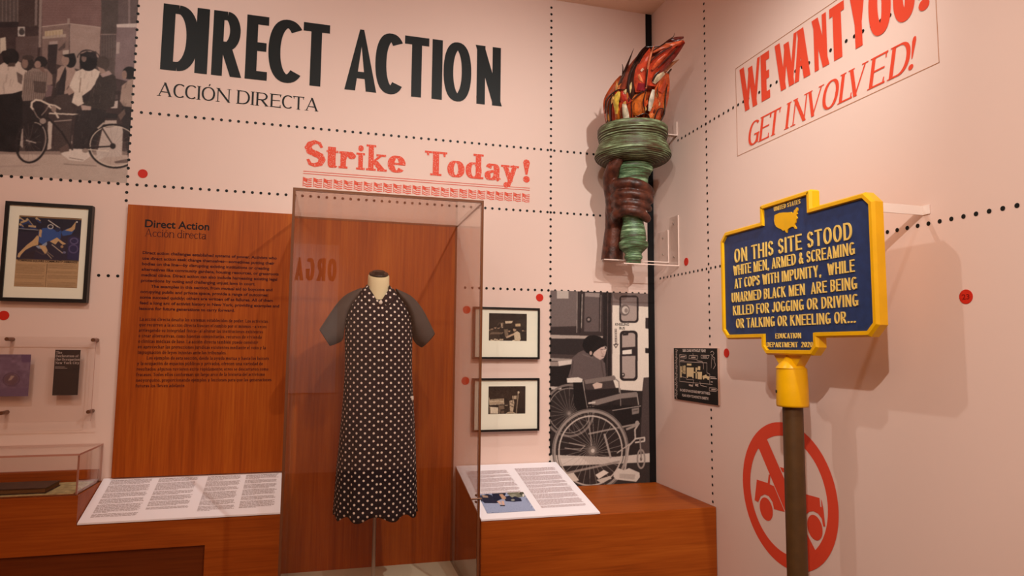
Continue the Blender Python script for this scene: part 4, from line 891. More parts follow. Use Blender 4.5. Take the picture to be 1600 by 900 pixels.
MB().box(-1.198, -1.098, ay+.007, ay+.011, EYE-.233, EYE-.028).build('cover', mat('leaflet_black', (44, 36, 36), .6, .2), t2)
mb = MB()
for k, s_ in enumerate(['The', 'Declaration of', 'the Occupation of', 'New York City']):
    P_, W = word(BODY, s_, .1, .34)
    for l in P_: flat([[(x*.0098, y*.0112) for x, y in p] for p in l], (-1.194, ay+.0064, EYE-.046-.0155*k), BU, BV, mb)
for k in range(2): mb.box(-1.194, -1.155+.01*k, ay+.0062, ay+.0066, EYE-.106-.006*k, EYE-.1045-.006*k)
mb.build('cover_title', mat('leaflet_ink', (196, 176, 166), .6, .2), t2, recalc=False)

# ---------------------------------------------------------------- black map placard on the right wall
t = thing('map_placard', 'black placard with a white building plan and the words Seek Care Without Fear', 'placard', (WR-.005, 3.042, EYE-.268))
yb = WR-.012; Y0, Y1, Z0, Z1 = 3.258, 2.836, EYE-.269, EYE+.006
MB().box(yb, WR-.001, Y1, Y0, Z0, Z1, 0, [0, 1, 1, 1, 1, 1]).build('board', [mat('placard_black', (26, 20, 18), .45, .3), mat('placard_edge', (190, 150, 130), .5, .3)], t)
def to_pl(x, y):
    p = rp(1040+x/8.18, 530+y/8.18, yb); return Y0-p[1], p[2]-Z0
mb = MB(); X = yb-.0008
def pq(pts): mb.add([(X, Y0-to_pl(*p)[0], Z0+to_pl(*p)[1]) for p in pts], [list(range(len(pts)))])
def pl(pts, wd=4):
    for a, b in zip(pts[:-1], pts[1:]):
        a, b = Vector((Y0-to_pl(*a)[0], Z0+to_pl(*a)[1])), Vector((Y0-to_pl(*b)[0], Z0+to_pl(*b)[1])); d = (b-a)
        if d.length < 1e-6: continue
        n = Vector((-d.y, d.x)).normalized()*wd*.00028
        mb.add([(X, p.x, p.y) for p in (a-n, b-n, b+n, a+n)], [(0, 1, 2, 3)])
for bx in ([(180, 195), (265, 205), (268, 242), (190, 235)], [(305, 208), (412, 212), (408, 256), (300, 248)], [(455, 205), (560, 208), (540, 248), (455, 240)], [(560, 620), (645, 625), (665, 648), (645, 668), (560, 660)]):
    pl(bx+[bx[0]]); m_ = [sum(p[i] for p in bx)/len(bx) for i in (0, 1)]; pl([(m_[0]-28, m_[1]), (m_[0]+28, m_[1]+2)], 8)
pl([(350, 180), (356, 208)]); pl([(180, 195), (182, 540), (600, 578)], 3); pl([(182, 285), (460, 300), (530, 302), (530, 430), (565, 445), (565, 575)], 4); pl([(400, 275), (470, 285), (486, 320), (486, 385)], 4); pl([(190, 270), (240, 272)], 6); pl([(570, 480), (640, 485)], 6); pl([(575, 500), (655, 505)], 6); pl([(580, 545), (605, 548)], 6); pl([(300, 575), (350, 590), (360, 520)], 4); pl([(440, 540), (450, 590), (530, 610)], 4); pl([(380, 590), (420, 600)], 8); pl([(300, 590), (350, 600)], 8); pl([(205, 480), (260, 490), (270, 515), (360, 520)], 3); pl([(380, 575), (420, 580)], 6)
pl([(575, 170), (600, 150), (622, 180), (600, 210), (580, 195)], 4); pl([(590, 215), (630, 240), (625, 290), (640, 330), (612, 380)], 4); pl([(590, 230), (585, 370)], 3); pl([(600, 240), (615, 270)], 3)
for k in range(18):
    y = 130+k*35; pl([(125+8*sin(k), y), (150+6*cos(k*2), y+12), (130+6*sin(k*3), y+26), (152, y+34)], 3)
mb.build('map_lines', mat('placard_white', (214, 190, 176), .6, .2), t, recalc=False)
mb = MB()
for r in ([(190, 345), (208, 347), (206, 490), (190, 488)], [(220, 340), (232, 340), (232, 440), (220, 438)], [(240, 335), (256, 336), (256, 445), (240, 443)], [(205, 400), (250, 405), (250, 420), (205, 415)], [(272, 360), (362, 362), (360, 498), (348, 500), (340, 480), (290, 478), (286, 496), (272, 494)], [(275, 310), (332, 312), (332, 338), (275, 335)],
          [(385, 362), (402, 362), (400, 505), (386, 502)], [(418, 345), (446, 348), (445, 396), (404, 392)], [(412, 415), (468, 418), (464, 515), (412, 510)], [(360, 415), (412, 420), (412, 435), (360, 430)], [(472, 470), (500, 460), (520, 450), (530, 470), (564, 480), (556, 520), (540, 520), (530, 500), (500, 498), (490, 515), (480, 510)]):
    mb.add([(X-.0002, Y0-to_pl(*p)[0], Z0+to_pl(*p)[1]) for p in r], [list(range(len(r)))])
mb.build('building_plan', mat('placard_cream', (222, 196, 150), .6, .2), t, recalc=False)
mb = MB()
for s_, xa, ya, xb, cap in [('SEEK CARE WITHOUT FEAR!', 220, 160, 515, .0145), ('IN CASE OF AN ICE RAID MAP OUT THESE–', 188, 663, 578, .0135), ('PLAN HOW TO MOVE TO SAFETY!', 216, 730, 550, .0135)]:
    a, b = to_pl(xa, ya), to_pl(xb, ya+(xb-xa)*.05)
    sans_line(mb, s_, (X-.0002, Y0-a[0], Z0+a[1]), RU, BV, width=b[0]-a[0], cap=cap, bold=.015)
mb.build('placard_wording', mat('placard_ink', (232, 214, 202), .6, .2), t, recalc=False)
# ---------------------------------------------------------------- wooden text panel
t = thing('text_panel', 'upright teak wood panel with a dark bilingual text headed Direct Action', 'text panel', (-.56, WB-.001, EYE-.614))
YP = WB-.020
MB().box(-.948, -.178, YP, WB-.0015, EYE-.614, EYE+.666).build('board', M['woodv'], t, .001)
mb = MB(); sans_line(mb, 'Direct Action', (-.870, YP-.0008, EYE+.5605), BU, BV, width=.284, cap=.038, bold=.02); mb.build('heading', M['text'], t, recalc=False)
P_, W = word(dict(SERIF, t=.11, h=.05), 'Acción directa', .05, .3); e0 = extent(P_[0])[0]; k = .271/(extent(P_[-1])[1]-e0); mb = MB()
for l in P_: flat([[((x-e0)*k, y*.038) for x, y in p] for p in l], (-.869, YP-.0008, EYE+.5155), BU, BV, mb)
mb.build('subheading', M['maroon'], t, recalc=False)
EN = ['Direct action challenges established systems of power. Activists who', 'use direct action seek change themselves—sometimes putting their', 'bodies on the line—by disrupting existing institutions or creating',
      'alternatives like community gardens, housing resources, or grassroots', 'medical clinics. Direct action can also include harnessing existing legal', 'protections by voting and challenging unjust laws in court.',
      '   The examples in this section, from mutual aid to boycotts and', 'occupying public and private space, provide a range of outcomes:', 'some succeed quickly; others are written off as failures. All of them', 'feed a long arc of activist history in New York, providing examples and', 'lessons for future generations to carry forward.']
_, _, a, b = sans_text(EN[4], .03); szx = .612/(b-a); mb = MB()
for i, s_ in enumerate(EN):
    ind = .044 if s_.startswith(' ') else 0
    vs, fs, a, b = sans_text(s_.strip(), .03); Z = EYE+.430-.0267*i
    mb.add([(-.873+ind+(x-a)*szx, YP-.0008, Z+y*.0200) for x, y, z in vs], fs)
mb.build('english_text', M['maroon'], t, recalc=False)
ES = ['La acción directa desafía los sistemas establecidos de poder. Los activistas', 'que recurren a la acción directa buscan el cambio por sí mismos —a veces', 'arriesgando su integridad física— al alterar las instituciones existentes', 'o crear alternativas, como huertas comunitarias, recursos de vivienda',
      'o clínicas médicas de base. La acción directa también puede consistir', 'en aprovechar las protecciones jurídicas existentes mediante el voto y la', 'impugnación de leyes injustas ante los tribunales.', '   Los ejemplos de esta sección, desde la ayuda mutua y hasta los boicots',
      'y la ocupación de espacios públicos y privados, ofrecen una variedad de', 'resultados: algunos tuvieron éxito rápidamente; otros se descartaron como', 'fracasos. Todos ellos conforman un largo arco de la historia del activismo', 'neoyorquino, proporcionando ejemplos y lecciones para que las generaciones', 'futuras los lleven adelante.']
mb = MB(); wmax = max(word(BODY, s_.strip(), .1, .36)[1] for s_ in ES); k = .600/wmax
for i, s_ in enumerate(ES):
    P_, W = word(BODY, s_.strip(), .1, .36); ind = .040 if s_.startswith(' ') else 0
    for l in P_: flat([[(x*k, y*.0152) for x, y in p] for p in l], (-.869+ind, YP-.0008, EYE+.112-.0261*i), BU, BV, mb)
mb.build('spanish_text', M['maroon'], t, recalc=False)

# ---------------------------------------------------------------- left console, its sloping reader and the low vitrine
YL = 3.185                         # front face of the left console
CX1 = -.178                        # its right end, against the display case
zt, zr, zb = EYE-.628, EYE-.745, EYE-.622
t = thing('wood_console', 'long teak wood console under the text panel, with a dark knee recess', 'console', (-1.5, YL, 0), 'wood consoles')
prof = [(-3.6, 0), (-3.6, zt), (-.985, zt), (-.985, 0)]
mb = MB(); rx0, rx1, rz = -3.4, -.490, EYE-.862
mb.prism([(x, YL, z) for x, z in [(-3.6, rz), (-3.6, zt), (-.985, zt), (-.985, rz)]], [(x, WB-.0015, z) for x, z in [(-3.6, rz), (-3.6, zt), (-.985, zt), (-.985, rz)]])
# sloped part under the reader
sl = [(YL, rz), (WB-.0015, rz), (WB-.0015, zb-.008), (YL, zr-.008)]
mb.prism([(-.985, y, z) for y, z in sl], [(CX1, y, z) for y, z in sl])
mb.box(rx1, CX1, YL, WB-.0015, 0, rz); mb.box(-3.6, rx0, YL, WB-.0015, 0, rz)
mb.build('body', M['woodh'], t)
MB().box(rx0, rx1, YL+.012, YL+.03, 0, rz).build('recess_panel', M['woodd'], t)  # shallow panel, the recess's shade painted in by the darker teak
def slope(x, s, y0, y1, z0_, z1_, lift=.0): return (x, y0+(y1-y0)*s, z0_+(z1_-z0_)*s+lift)
def reader(name, label, x0, x1, y0, z0_, y1, z1_, columns, ink):
    """sloping white text panel from front (y0,z0) to wall (y1,z1); columns: (u0,u1,s_top,s_bottom,seed)"""
    t = thing(name, label, 'reading panel', (x0, y0, z0_), 'sloping reading panels')
    q = [slope(x0, 0, y0, y1, z0_, z1_), slope(x1, 0, y0, y1, z0_, z1_), slope(x1, 1, y0, y1, z0_, z1_), slope(x0, 1, y0, y1, z0_, z1_)]
    MB().prism([(a, b, c_+.004) for a, b, c_ in q], [(a, b, c_-.003) for a, b, c_ in q]).build('panel', M['white'], t)
    mb = MB(); Ld = math.hypot(y1-y0, z1_-z0_)
    for (u0, u1, s1, s0, seed, head) in columns:
        r = random.Random(seed); s = s1; pitch = .0062/Ld; k = 0; para = r.randint(4, 8)
        while s > s0:
            end = u1-(r.uniform(0, .012)); last = False
            if para == 0: end = u0+(u1-u0)*r.uniform(.3, .9); last = True
            x = u0
            while x < end:                                   # each line of small print as a run of word marks
                wd = min(r.uniform(.005, .02), end-x)
                if wd < .002: break
                h_ = .0021/Ld if k else .003/Ld
                pts = [slope(x, s, y0, y1, z0_, z1_, .0048), slope(x+wd, s, y0, y1, z0_, z1_, .0048), slope(x+wd, s+h_, y0, y1, z0_, z1_, .0048), slope(x, s+h_, y0, y1, z0_, z1_, .0048)]
                mb.add(pts, [(0, 1, 2, 3)]); x += wd+.0022
            s -= pitch*(1.0 if not last else 1.9); k += 1; para = r.randint(4, 9) if last else para-1
    mb.build('text_columns', ink, t, recalc=False)
    return t
INK = mat('small_print_ink', (146, 120, 116), .7, .1)
reader('reading_panel', 'white sloping text panel with four columns on the left wood console', -.982, -.186, YL, zr, WB-.004, zb,
       [(-.945, -.768, .93, .10, 1, 1), (-.745, -.575, .93, .20, 2, 1), (-.535, -.385, .93, .10, 3, 1), (-.365, -.215, .93, .14, 4, 1)], INK)
VX1, VZ = -.992, EYE-.458
t = thing('low_vitrine', 'low clear acrylic vitrine box on the left end of the wood console', 'vitrine', (-1.6, YL, zt))
pts = [('front_pane', (-3.4, VX1, YL+.006, YL+.014, zt, VZ-.008), [1, 1, 0, 0, 1, 1]), ('side_pane', (VX1-.008, VX1, YL+.0142, WB-.006, zt, VZ-.008), [0, 0, 1, 1, 1, 1]), ('top_pane', (-3.4, VX1, YL+.006, WB-.006, VZ-.0078, VZ), [1, 1, 1, 1, 0, 0])]
for n, b_, mi in pts: MB().box(*b_, 0, mi).build(n, [M['acrylic_clean'], M['edgep']], t)
MB().box(-3.39, VX1-.012, WB-.03, WB-.007, zt+.0005, zt+.055).build('back_rail', M['woodh'], t)
o = MB().box(-3.2, VX1-.02, YL+.03, WB-.035, zt+.0005, zt+.006); o = o.build('paper_map', mat('aged_paper', (206, 190, 140), .8, .1, .2, 30), None, .001, origin=(-1.6, YL+.1, zt)); tag(o, 'flat yellowed paper sheet lying inside the low vitrine', 'paper')
mb = MB(); t3 = thing('bound_book', 'dark brown book lying in the low vitrine at the left edge', 'book', (-1.35, YL+.1, zt+.006))
mb.box(-1.75, -1.118, YL+.04, YL+.20, zt+.0065, zt+.0105); mb.box(-1.75, -1.118, YL+.04, YL+.20, zt+.026, zt+.030); mb.box(-1.75, -1.742, YL+.04, YL+.20, zt+.0105, zt+.026)
mb.build('cover', mat('brown_leather', (74, 44, 26), .5, .3, .25, 40), t3, .0015)
MB().box(-1.741, -1.122, YL+.044, YL+.196, zt+.0108, zt+.0257).build('pages', mat('book_pages', (110, 78, 46), .8, .1), t3)

# ---------------------------------------------------------------- right console with its reader
YRC, zc = 2.885, EYE-.757
t = thing('wood_console', 'low teak wood console in the corner under the wheelchair mural', 'console', (1.25, YRC, 0), 'wood consoles')
mb = MB().box(.664, WR-.002, YRC, WB-.0045, 0, zc)
mb.build('body', M['woodh'], t, .004)
sl = [(YRC, zc), (WB-.005, zc), (WB-.005, EYE-.632), (YRC, EYE-.756)]
mb = MB().prism([(.664, y, z) for y, z in sl], [(1.222, y, z) for y, z in sl]); mb.build('sloping_rest', M['woodh'], t)
t = reader('reading_panel', 'white sloping text panel with a small colour photo on the corner console', .664, 1.222, YRC-.002, EYE-.752, WB-.005, EYE-.627,
       [(.70, .925, .86, .37, 11, 0), (.965, 1.19, .88, .12, 12, 0)], mat('pale_print_ink', (168, 132, 130), .7, .1))
Ld = math.hypot(WB-.005-YRC, .125); U = (1, 0, 0); Vd = np.array([0, (WB-.005-YRC)/Ld, .125/Ld])
# photo: a crashed-looking dark car crowded by people on a blue grey street
pw, ph = .225, .205
org = np.array(slope(.703, .085, YRC-.002, WB-.005, EYE-.752, EYE-.627, .0052)); Nn = np.cross(U, Vd)
def to_photo(x, y):
    d = ray(740+x/8, 720+y/8); o_ = org-np.array([0, 0, EYE]); tt = (o_@Nn)/(d@Nn); p = d*tt-o_; return float(p@np.array(U)), float(p@Vd)
c = Canvas(pw, ph, .0021, (150, 158, 186), to_photo); P, L, E_, R_ = c.poly, c.line, c.ell, c.ring
P([(60, 300), (600, 300), (640, 450), (60, 450)], (88, 84, 70)); c.blotch(26, 5, 4); P([(60, 300), (260, 300), (240, 350), (60, 352)], (150, 166, 196)); P([(-40, 330), (90, 350), (90, 420), (-40, 400)], (110, 100, 84)); P([(100, 365), (260, 345), (420, 352), (520, 400), (600, 450), (640, 470), (760, 640), (60, 640), (60, 400)], (156, 166, 196))
for k in range(16): E_(420+k*12+rnd.uniform(-10, 10), 345+k*5+rnd.uniform(-22, 22), 10, 8, rnd.choice([(40, 36, 34), (190, 180, 160), (120, 110, 80), (60, 70, 60)]))
P([(430, 380), (560, 400), (610, 450), (560, 460), (420, 420)], (120, 118, 100)); P([(100, 440), (170, 415), (230, 430), (250, 470), (330, 520), (280, 530), (140, 528), (105, 500)], (36, 36, 58)); P([(-40, 440), (120, 430), (120, 510), (-40, 480)], (60, 60, 80)); P([(380, 450), (470, 430), (590, 470), (600, 505), (500, 512), (400, 505)], (36, 38, 62)); P([(225, 395), (270, 405), (400, 395), (400, 420), (370, 470), (300, 500), (250, 480)], (30, 32, 56)); P([(320, 420), (360, 415), (410, 465), (380, 490), (350, 470)], (190, 150, 124)); P([(440, 430), (500, 415), (545, 430), (480, 460)], (150, 148, 130)); P([(290, 505), (330, 500), (355, 550), (330, 545)], (216, 176, 156)); P([(345, 500), (380, 500), (388, 552), (362, 552)], (216, 176, 156)); P([(330, 552), (392, 552), (392, 566), (334, 566)], (34, 30, 40)); E_(490, 490, 24, 12, (150, 150, 140)); P([(105, 425), (180, 440), (185, 462), (120, 458)], (170, 140, 120)); E_(620, 432, 14, 18, (220, 216, 206))
c.soft(1); c.grain(5, 2, 3)
c.build('colour_photo', tuple(org), U, tuple(Vd), t, M['printm'])

# ---------------------------------------------------------------- tall display case
KX0, KX1, KY0, KZ0, KZ1, TH = -.166, .648, 2.842, .50, EYE+.656, .011
t = thing('display_case', 'tall clear acrylic display case with a teak back, holding the dress', 'display case', (.24, 3.17, 0))
MB().box(KX0+.002, KX1-.004, KY0+.004, WB-.024, 0, KZ0-.002).build('plinth', [M['woodh']], t, .002)
MB().box(KX0+.001, KX1-.001, KY0+.001, WB-.0225, KZ0-.0019, KZ0).build('plinth_top', M['plinth'], t)
MB().box(KX0, KX1, WB-.022, WB-.002, KZ0-.2, KZ1-.004).build('back_panel', M['woodv'], t, .001)
MB().box(KX0+TH, KX1-TH, KY0, KY0+TH, KZ0+.0005, KZ1-TH, 0, [1, 1, 0, 0, 1, 1]).build('front_pane', [M['acrylic'], M['edge']], t)
MB().box(KX0, KX0+TH-.0005, KY0, WB-.0225, KZ0+.0005, KZ1-TH, 0, [0, 0, 1, 1, 1, 1]).build('side_pane', [M['acrylic'], M['edge']], t)
MB().box(KX1-TH+.0005, KX1, KY0, WB-.0225, KZ0+.0005, KZ1-TH, 0, [0, 0, 1, 1, 1, 1]).build('side_pane', [M['acrylic'], M['edge']], t)
MB().box(KX0, KX1, KY0, WB-.0225, KZ1-TH+.0005, KZ1, 0, [1, 1, 1, 1, 0, 0]).build('top_pane', [M['acrylic'], M['edge']], t)
mb = MB(); bx, by, bz = KX1-.012, KY0-.001, 1.6-.648
mb.tube([(bx-.03, by-.004, bz), (bx+.018, by-.004, bz)], .004, 10); mb.tube([(bx-.006, by+.004, bz-.014), (bx-.006, by-.006, bz-.014)], .005, 10); mb.tube([(bx-.006, by+.004, bz+.014), (bx-.006, by-.006, bz+.014)], .005, 10)
mb.build('lock', M['dullmetal'], t)

# ---------------------------------------------------------------- mannequin
DX, DY = .224, 3.12
zz = lambda y: float(bk(590, y, 3.12)[2]); xx = lambda x, y: float(bk(x, y, 3.12)[0])
t = thing('mannequin', 'cream headless tailor mannequin with a black neck cap on a steel pole in the case', 'mannequin', (DX, DY, KZ0))
seg = 40; NX = xx(592, 440); rings = []
NXo = NX-.0015
for z, r, tilt in [(1.58, .075, 0), (1.66, .086, 0), (1.76, .082, 0), (1.795, .063, .002), (1.825, .0535, .006), (1.862, .0505, .010), (1.895, .0495, .013), (1.925, .049, .016), (1.931, .047, .016)]:
    rings.append([(NXo+r*cos(2*pi*k/seg), DY+.9*r*sin(2*pi*k/seg), z+tilt*sin(2*pi*k/seg)) for k in range(seg)])
lo = []
for z, a, b_ in [(1.02, .10, .085), (1.10, .125, .10), (1.25, .118, .095), (1.38, .098, .08), (1.50, .118, .088)]:
    lo.append([(DX+a*cos(2*pi*k/seg), DY+b_*sin(2*pi*k/seg), z) for k in range(seg)])
MB().loft(lo+rings).build('torso', M['neck'], t)
cp = []
for dz, r in [(.9325-.93, .0435), (.006, .0445), (.011, .043), (.0115, .030), (.020, .028), (.022, .012)]:
    cp.append([(NXo+r*cos(2*pi*k/seg), DY+.9*r*sin(2*pi*k/seg), 1.9305+dz+.016*sin(2*pi*k/seg)*r/.047) for k in range(seg)])
MB().loft(cp).build('neck_cap', M['capblk'], t)
MB().lathe([(.0085, KZ0+.012), (.0085, 1.02)], DX, DY, 16).build('pole', M['steel'], t)
MB().lathe([(.145, KZ0+.0006), (.145, KZ0+.006), (.13, KZ0+.010), (.02, KZ0+.014), (.014, KZ0+.03), (.0095, KZ0+.032)], DX, DY, 40).build('base', M['steel'], t)

# ---------------------------------------------------------------- the dress
def polka():
    m = mat('navy_polka_cotton', (26, 17, 27), .75, .15, bump=.12, bscale=250); nt = m.node_tree; b = nt.nodes['Principled BSDF']
    uv = nt.nodes.new('ShaderNodeUVMap'); uv.uv_map = 'cloth'; sep = nt.nodes.new('ShaderNodeSeparateXYZ'); nt.links.new(uv.outputs[0], sep.inputs[0])
    def mth(op, a, b_=None):
        n = nt.nodes.new('ShaderNodeMath'); n.operation = op
        for i, v in enumerate((a, b_)):
            if v is None: continue
            if hasattr(v, 'links'): nt.links.new(v, n.inputs[i])
            else: n.inputs[i].default_value = v
        return n.outputs[0]
    PX, PY, R = .0375, .0335, .0048
    ds = []
    for off in (0.0, .5):
        u = mth('SUBTRACT', mth('FRACT', mth('ADD', mth('DIVIDE', sep.outputs[0], PX), off+50)), .5)
        v = mth('SUBTRACT', mth('FRACT', mth('ADD', mth('DIVIDE', sep.outputs[1], PY), off+50)), .5)
        u = mth('MULTIPLY', u, PX); v = mth('MULTIPLY', v, PY)
        ds.append(mth('ADD', mth('MULTIPLY', u, u), mth('MULTIPLY', v, v)))
    d = mth('LESS_THAN', mth('MINIMUM', ds[0], ds[1]), R*R)
    mx = nt.nodes.new('ShaderNodeMix'); mx.data_type = 'RGBA'; mx.inputs[6].default_value = (*lin((26, 17, 27)), 1); mx.inputs[7].default_value = (*lin((240, 226, 214)), 1)
    nt.links.new(d, mx.inputs[0]); nt.links.new(mx.outputs[2], b.inputs['Base Color']); return m
M['polka'] = polka()
def add_uv(o, fn):
    me = o.data; uv = me.uv_layers.new(name='cloth')
    for poly in me.polygons:
        cs = [me.vertices[me.loops[li].vertex_index].co for li in poly.loop_indices]
        us = [fn(c_) for c_ in cs]
        m0 = us[0][2]
        for li, u in zip(poly.loop_indices, us):
            th = u[2]
            if th-m0 > pi: th -= 2*pi
            if th-m0 < -pi: th += 2*pi
            uv.data[li].uv = (th*u[0], u[1])
t = thing('dress', 'navy polka dot shirt dress with plain charcoal sleeves on the mannequin', 'dress', (DX, DY, zz(800)))
OFF = Vector((DX, DY, zz(800)))
rows = [  # photo row: left, right, depth, fold, drop at front
 (800, 521, 652, .150, 1.0, 0), (793, 521, 651, .150, 1.0, 0), (760, 524, 650, .146, .9, 0), (730, 526, 649.5, .142, .8, 0), (700, 529, 649, .138, .65, 0), (665, 532, 647.5, .133, .45, 0), (631, 535, 646, .128, .25, 0), (605, 537, 644.5, .122, .12, 0),
 (583, 538.5, 643.5, .117, .06, 0), (560, 539, 643.5, .116, .04, 0), (535, 538.5, 644, .118, .03, 0), (510, 539, 644, .116, .02, 0), (492, 541, 642, .108, .0, .004), (478, 547, 636, .096, 0, .008), (466, 555, 627, .082, 0, .022), (457, 562, 620, .070, 0, .045), (450, 567.5, 614.5, .062, 0, .058)]
seg = 96; rings = []
for y, xl, xr, dp, fo, drop in rows:
    z = zz(y); a, b_ = xx(xl, y), xx(xr, y); cx, hw = (a+b_)/2, (b_-a)/2; rg = []
    for k in range(seg):
        th = 2*pi*k/seg; ct, st = cos(th), sin(th); e = .86
        x = math.copysign(abs(ct)**e, ct); yy = math.copysign(abs(st)**e, st)
        f = 1+fo*(.030*sin(9*th+.6)+.022*sin(15*th+2.0)+.015*sin(5*th))*(1-.55*abs(ct)**3)
        front = max(0, -st)
        hem = .012*sin(9*th+.6)*fo if y >= 793 else 0
        rg.append((cx+hw*x*f, DY+dp*yy*f, z-drop*front**3-hem))
    rings.append(rg)
mb = MB(); mb.loft(rings, caps=False)
o = mb.build('bodice_and_skirt', M['polka'], t)
# the print runs out from the button placket, a pair of dots beside it: distance along the cloth from the front
me = o.data; uvl = me.uv_layers.new(name='cloth'); fr_ = 72; su = []
for rg in rings:
    u_ = [0.0]*seg
    for sg in (1, -1):
        acc = 0.0
        for j in range(1, seg//2+1):
            p_, q_ = rg[(fr_+sg*(j-1)) % seg], rg[(fr_+sg*j) % seg]; acc += math.hypot(p_[0]-q_[0], p_[1]-q_[1]); u_[(fr_+sg*j) % seg] = acc
    su.append(u_)
for p_ in me.polygons:
    for li in p_.loop_indices:
        vi = me.loops[li].vertex_index; uvl.data[li].uv = (su[vi//seg][vi % seg]-.0085+.01875, me.vertices[vi].co.z)
s_ = o.modifiers.new('cloth', 'SOLIDIFY'); s_.thickness = .003; s_.offset = -1
# sleeves: rings given by the photo rows of their upper and lower edge
for side in (0, 1):
    S_ = [((566, 449.5), (560, 466), .045), ((556, 454), (541, 490), .068), ((543, 459), (538, 515), .082), ((530, 470), (537, 531), .080), ((518, 487), (533, 535), .072), ((507, 504), (526, 538), .066), ((498, 517), (515, 542), .060)]
    if side: S_ = [((618, 449.5), (624, 466), .045), ((628, 454), (641, 490), .068), ((641, 459), (644, 515), .082), ((653, 470), (645, 531), .080), ((664, 487), (649, 535), .072), ((672, 504), (651, 538), .066), ((680, 520), (659, 543), .060)]
    rings = []
    for p, q, dp in S_:
        A = Vector((xx(*p), DY, zz(p[1]))); B = Vector((xx(*q), DY, zz(q[1]))); m_ = (A+B)/2; h_ = (A-B)/2
        rings.append([tuple(m_+h_*cos(2*pi*k/28)+Vector((0, dp, 0))*sin(2*pi*k/28)) for k in range(28)])
    mb = MB().loft(rings, caps=False); o = mb.build('sleeve', M['sleeve'], t)
    s_ = o.modifiers.new('cloth', 'SOLIDIFY'); s_.thickness = .003; s_.offset = -1
    ss = o.modifiers.new('smooth', 'SUBSURF'); ss.levels = 1; ss.render_levels = 1
# shirt collar: a band standing round the neck and two lapels opening in front
def lapel(sgn):
    X_ = lambda x: NXo+sgn*x
    return [[(X_(.005), DY-.084, 1.804), (X_(.029), DY-.076, 1.842), (X_(.051), DY-.048, 1.878)],
            [(X_(.022), DY-.091, 1.795), (X_(.047), DY-.083, 1.826), (X_(.067), DY-.052, 1.862)],
            [(X_(.036), DY-.097, 1.777), (X_(.063), DY-.087, 1.805), (X_(.083), DY-.052, 1.844)]]
for sgn in (-1, 1):
    g = lapel(sgn); vs = [p for r in g for p in r]
    mb = MB().add(vs, [(i*3+j, i*3+j+1, i*3+j+4, i*3+j+3) for i in range(2) for j in range(2)], 0, True)
    o = mb.build('lapel', M['polka'], t); add_uv(o, lambda c_: (1, c_.z*1.0, c_.x))
    s_ = o.modifiers.new('cloth', 'SOLIDIFY'); s_.thickness = .003; ss = o.modifiers.new('smooth', 'SUBSURF'); ss.levels = 2; ss.render_levels = 2
ring0, ring1, ring2 = [], [], []
for k in range(25):
    th = radians(-38+256*k/24); ct, st = cos(th), sin(th)
    ring0.append((NXo+.060*ct, DY+.052*st, 1.852+.012*st)); ring1.append((NXo+.055*ct, DY+.050*st, 1.884+.010*st)); ring2.append((NXo+.072*ct, DY+.066*st, 1.856+.006*st))
mb = MB(); vs = ring0+ring1+ring2; mb.add(vs, [(i, i+1, i+26, i+25) for i in range(24)]+[(25+i, 26+i, 51+i, 50+i) for i in range(24)], 0, True)
o = mb.build('collar', M['polka'], t); add_uv(o, lambda c_: (.06, c_.z, math.atan2(c_.y, c_.x))); s_ = o.modifiers.new('cloth', 'SOLIDIFY'); s_.thickness = .002
MB().lathe([(.0085, -.002), (.0085, .002), (.004, .0026)], 0, 0, 18).build('t', M['button'])
bt = bpy.data.objects['t']; me_b = bt.data; bpy.data.objects.remove(bt)
me_b.transform(Matrix.Rotation(radians(90), 4, 'X')); me_b.name = 'button'
def front_y(z, x=0):
    for (r0, r1) in zip(range(len(rows)-1), range(1, len(rows))):
        za, zb_ = zz(rows[r0][0]), zz(rows[r1][0])
        if za <= z <= zb_: f = (z-za)/(zb_-za); return DY-(rows[r0][3]*(1-f)+rows[r1][3]*f)
    return DY-.1
for i, z in enumerate([1.797]):
    o = bpy.data.objects.new('button', me_b); put(o, t); o.location = Vector((NXo+.004, front_y(z)-.020, z))-OFF
for sx, px_, py_ in ((-1, 541, 628), (1, 645, 622)):
    z = zz(py_); x = xx(px_, py_)-sx*.012
    mb = MB(); mb.box(x-.008, x+.008, DY-.066, DY-.056, z-.006, z+.012); mb.build('pocket_tip', M['button'], t, .002)
# ---------------------------------------------------------------- torch sculpture
TX, TY = 1.577, 3.25
ZT = lambda y: float(bk(988, y, TY)[2])
ZC = lambda c_: ZT(180+c_/3.6)
def patina(name, a, b_, c_):
    m = mat(name, a, .5, .35, bump=.25, bscale=90); nt = m.node_tree; b = nt.nodes['Principled BSDF']
    tc = nt.nodes.new('ShaderNodeTexCoord'); mp = nt.nodes.new('ShaderNodeMapping'); mp.inputs['Scale'].default_value = (5, 5, 55); nt.links.new(tc.outputs['Object'], mp.inputs[0])
    n = nt.nodes.new('ShaderNodeTexNoise'); n.inputs['Scale'].default_value = 1.6; n.inputs['Detail'].default_value = 8; n.inputs['Roughness'].default_value = .7; nt.links.new(mp.outputs[0], n.inputs['Vector'])
    cr = nt.nodes.new('ShaderNodeValToRGB'); e = cr.color_ramp.elements
    e[0].position = .40; e[0].color = (*lin(c_), 1); e[1].position = .68; e[1].color = (*lin(b_), 1); k = e.new(.52); k.color = (*lin(a), 1)
    nt.links.new(n.outputs['Fac'], cr.inputs[0]); nt.links.new(cr.outputs[0], b.inputs['Base Color']); return m
M['patina'] = patina('green_patina', (92, 102, 70), (172, 194, 150), (72, 50, 30))
M['patinag'] = patina('green_patina_bright', (80, 112, 76), (178, 208, 164), (60, 50, 30))
torch = thing('torch_sculpture', 'painted torch sculpture with orange flames held by a brown hand, high in the corner', 'sculpture', (TX, TY, EYE+.457))
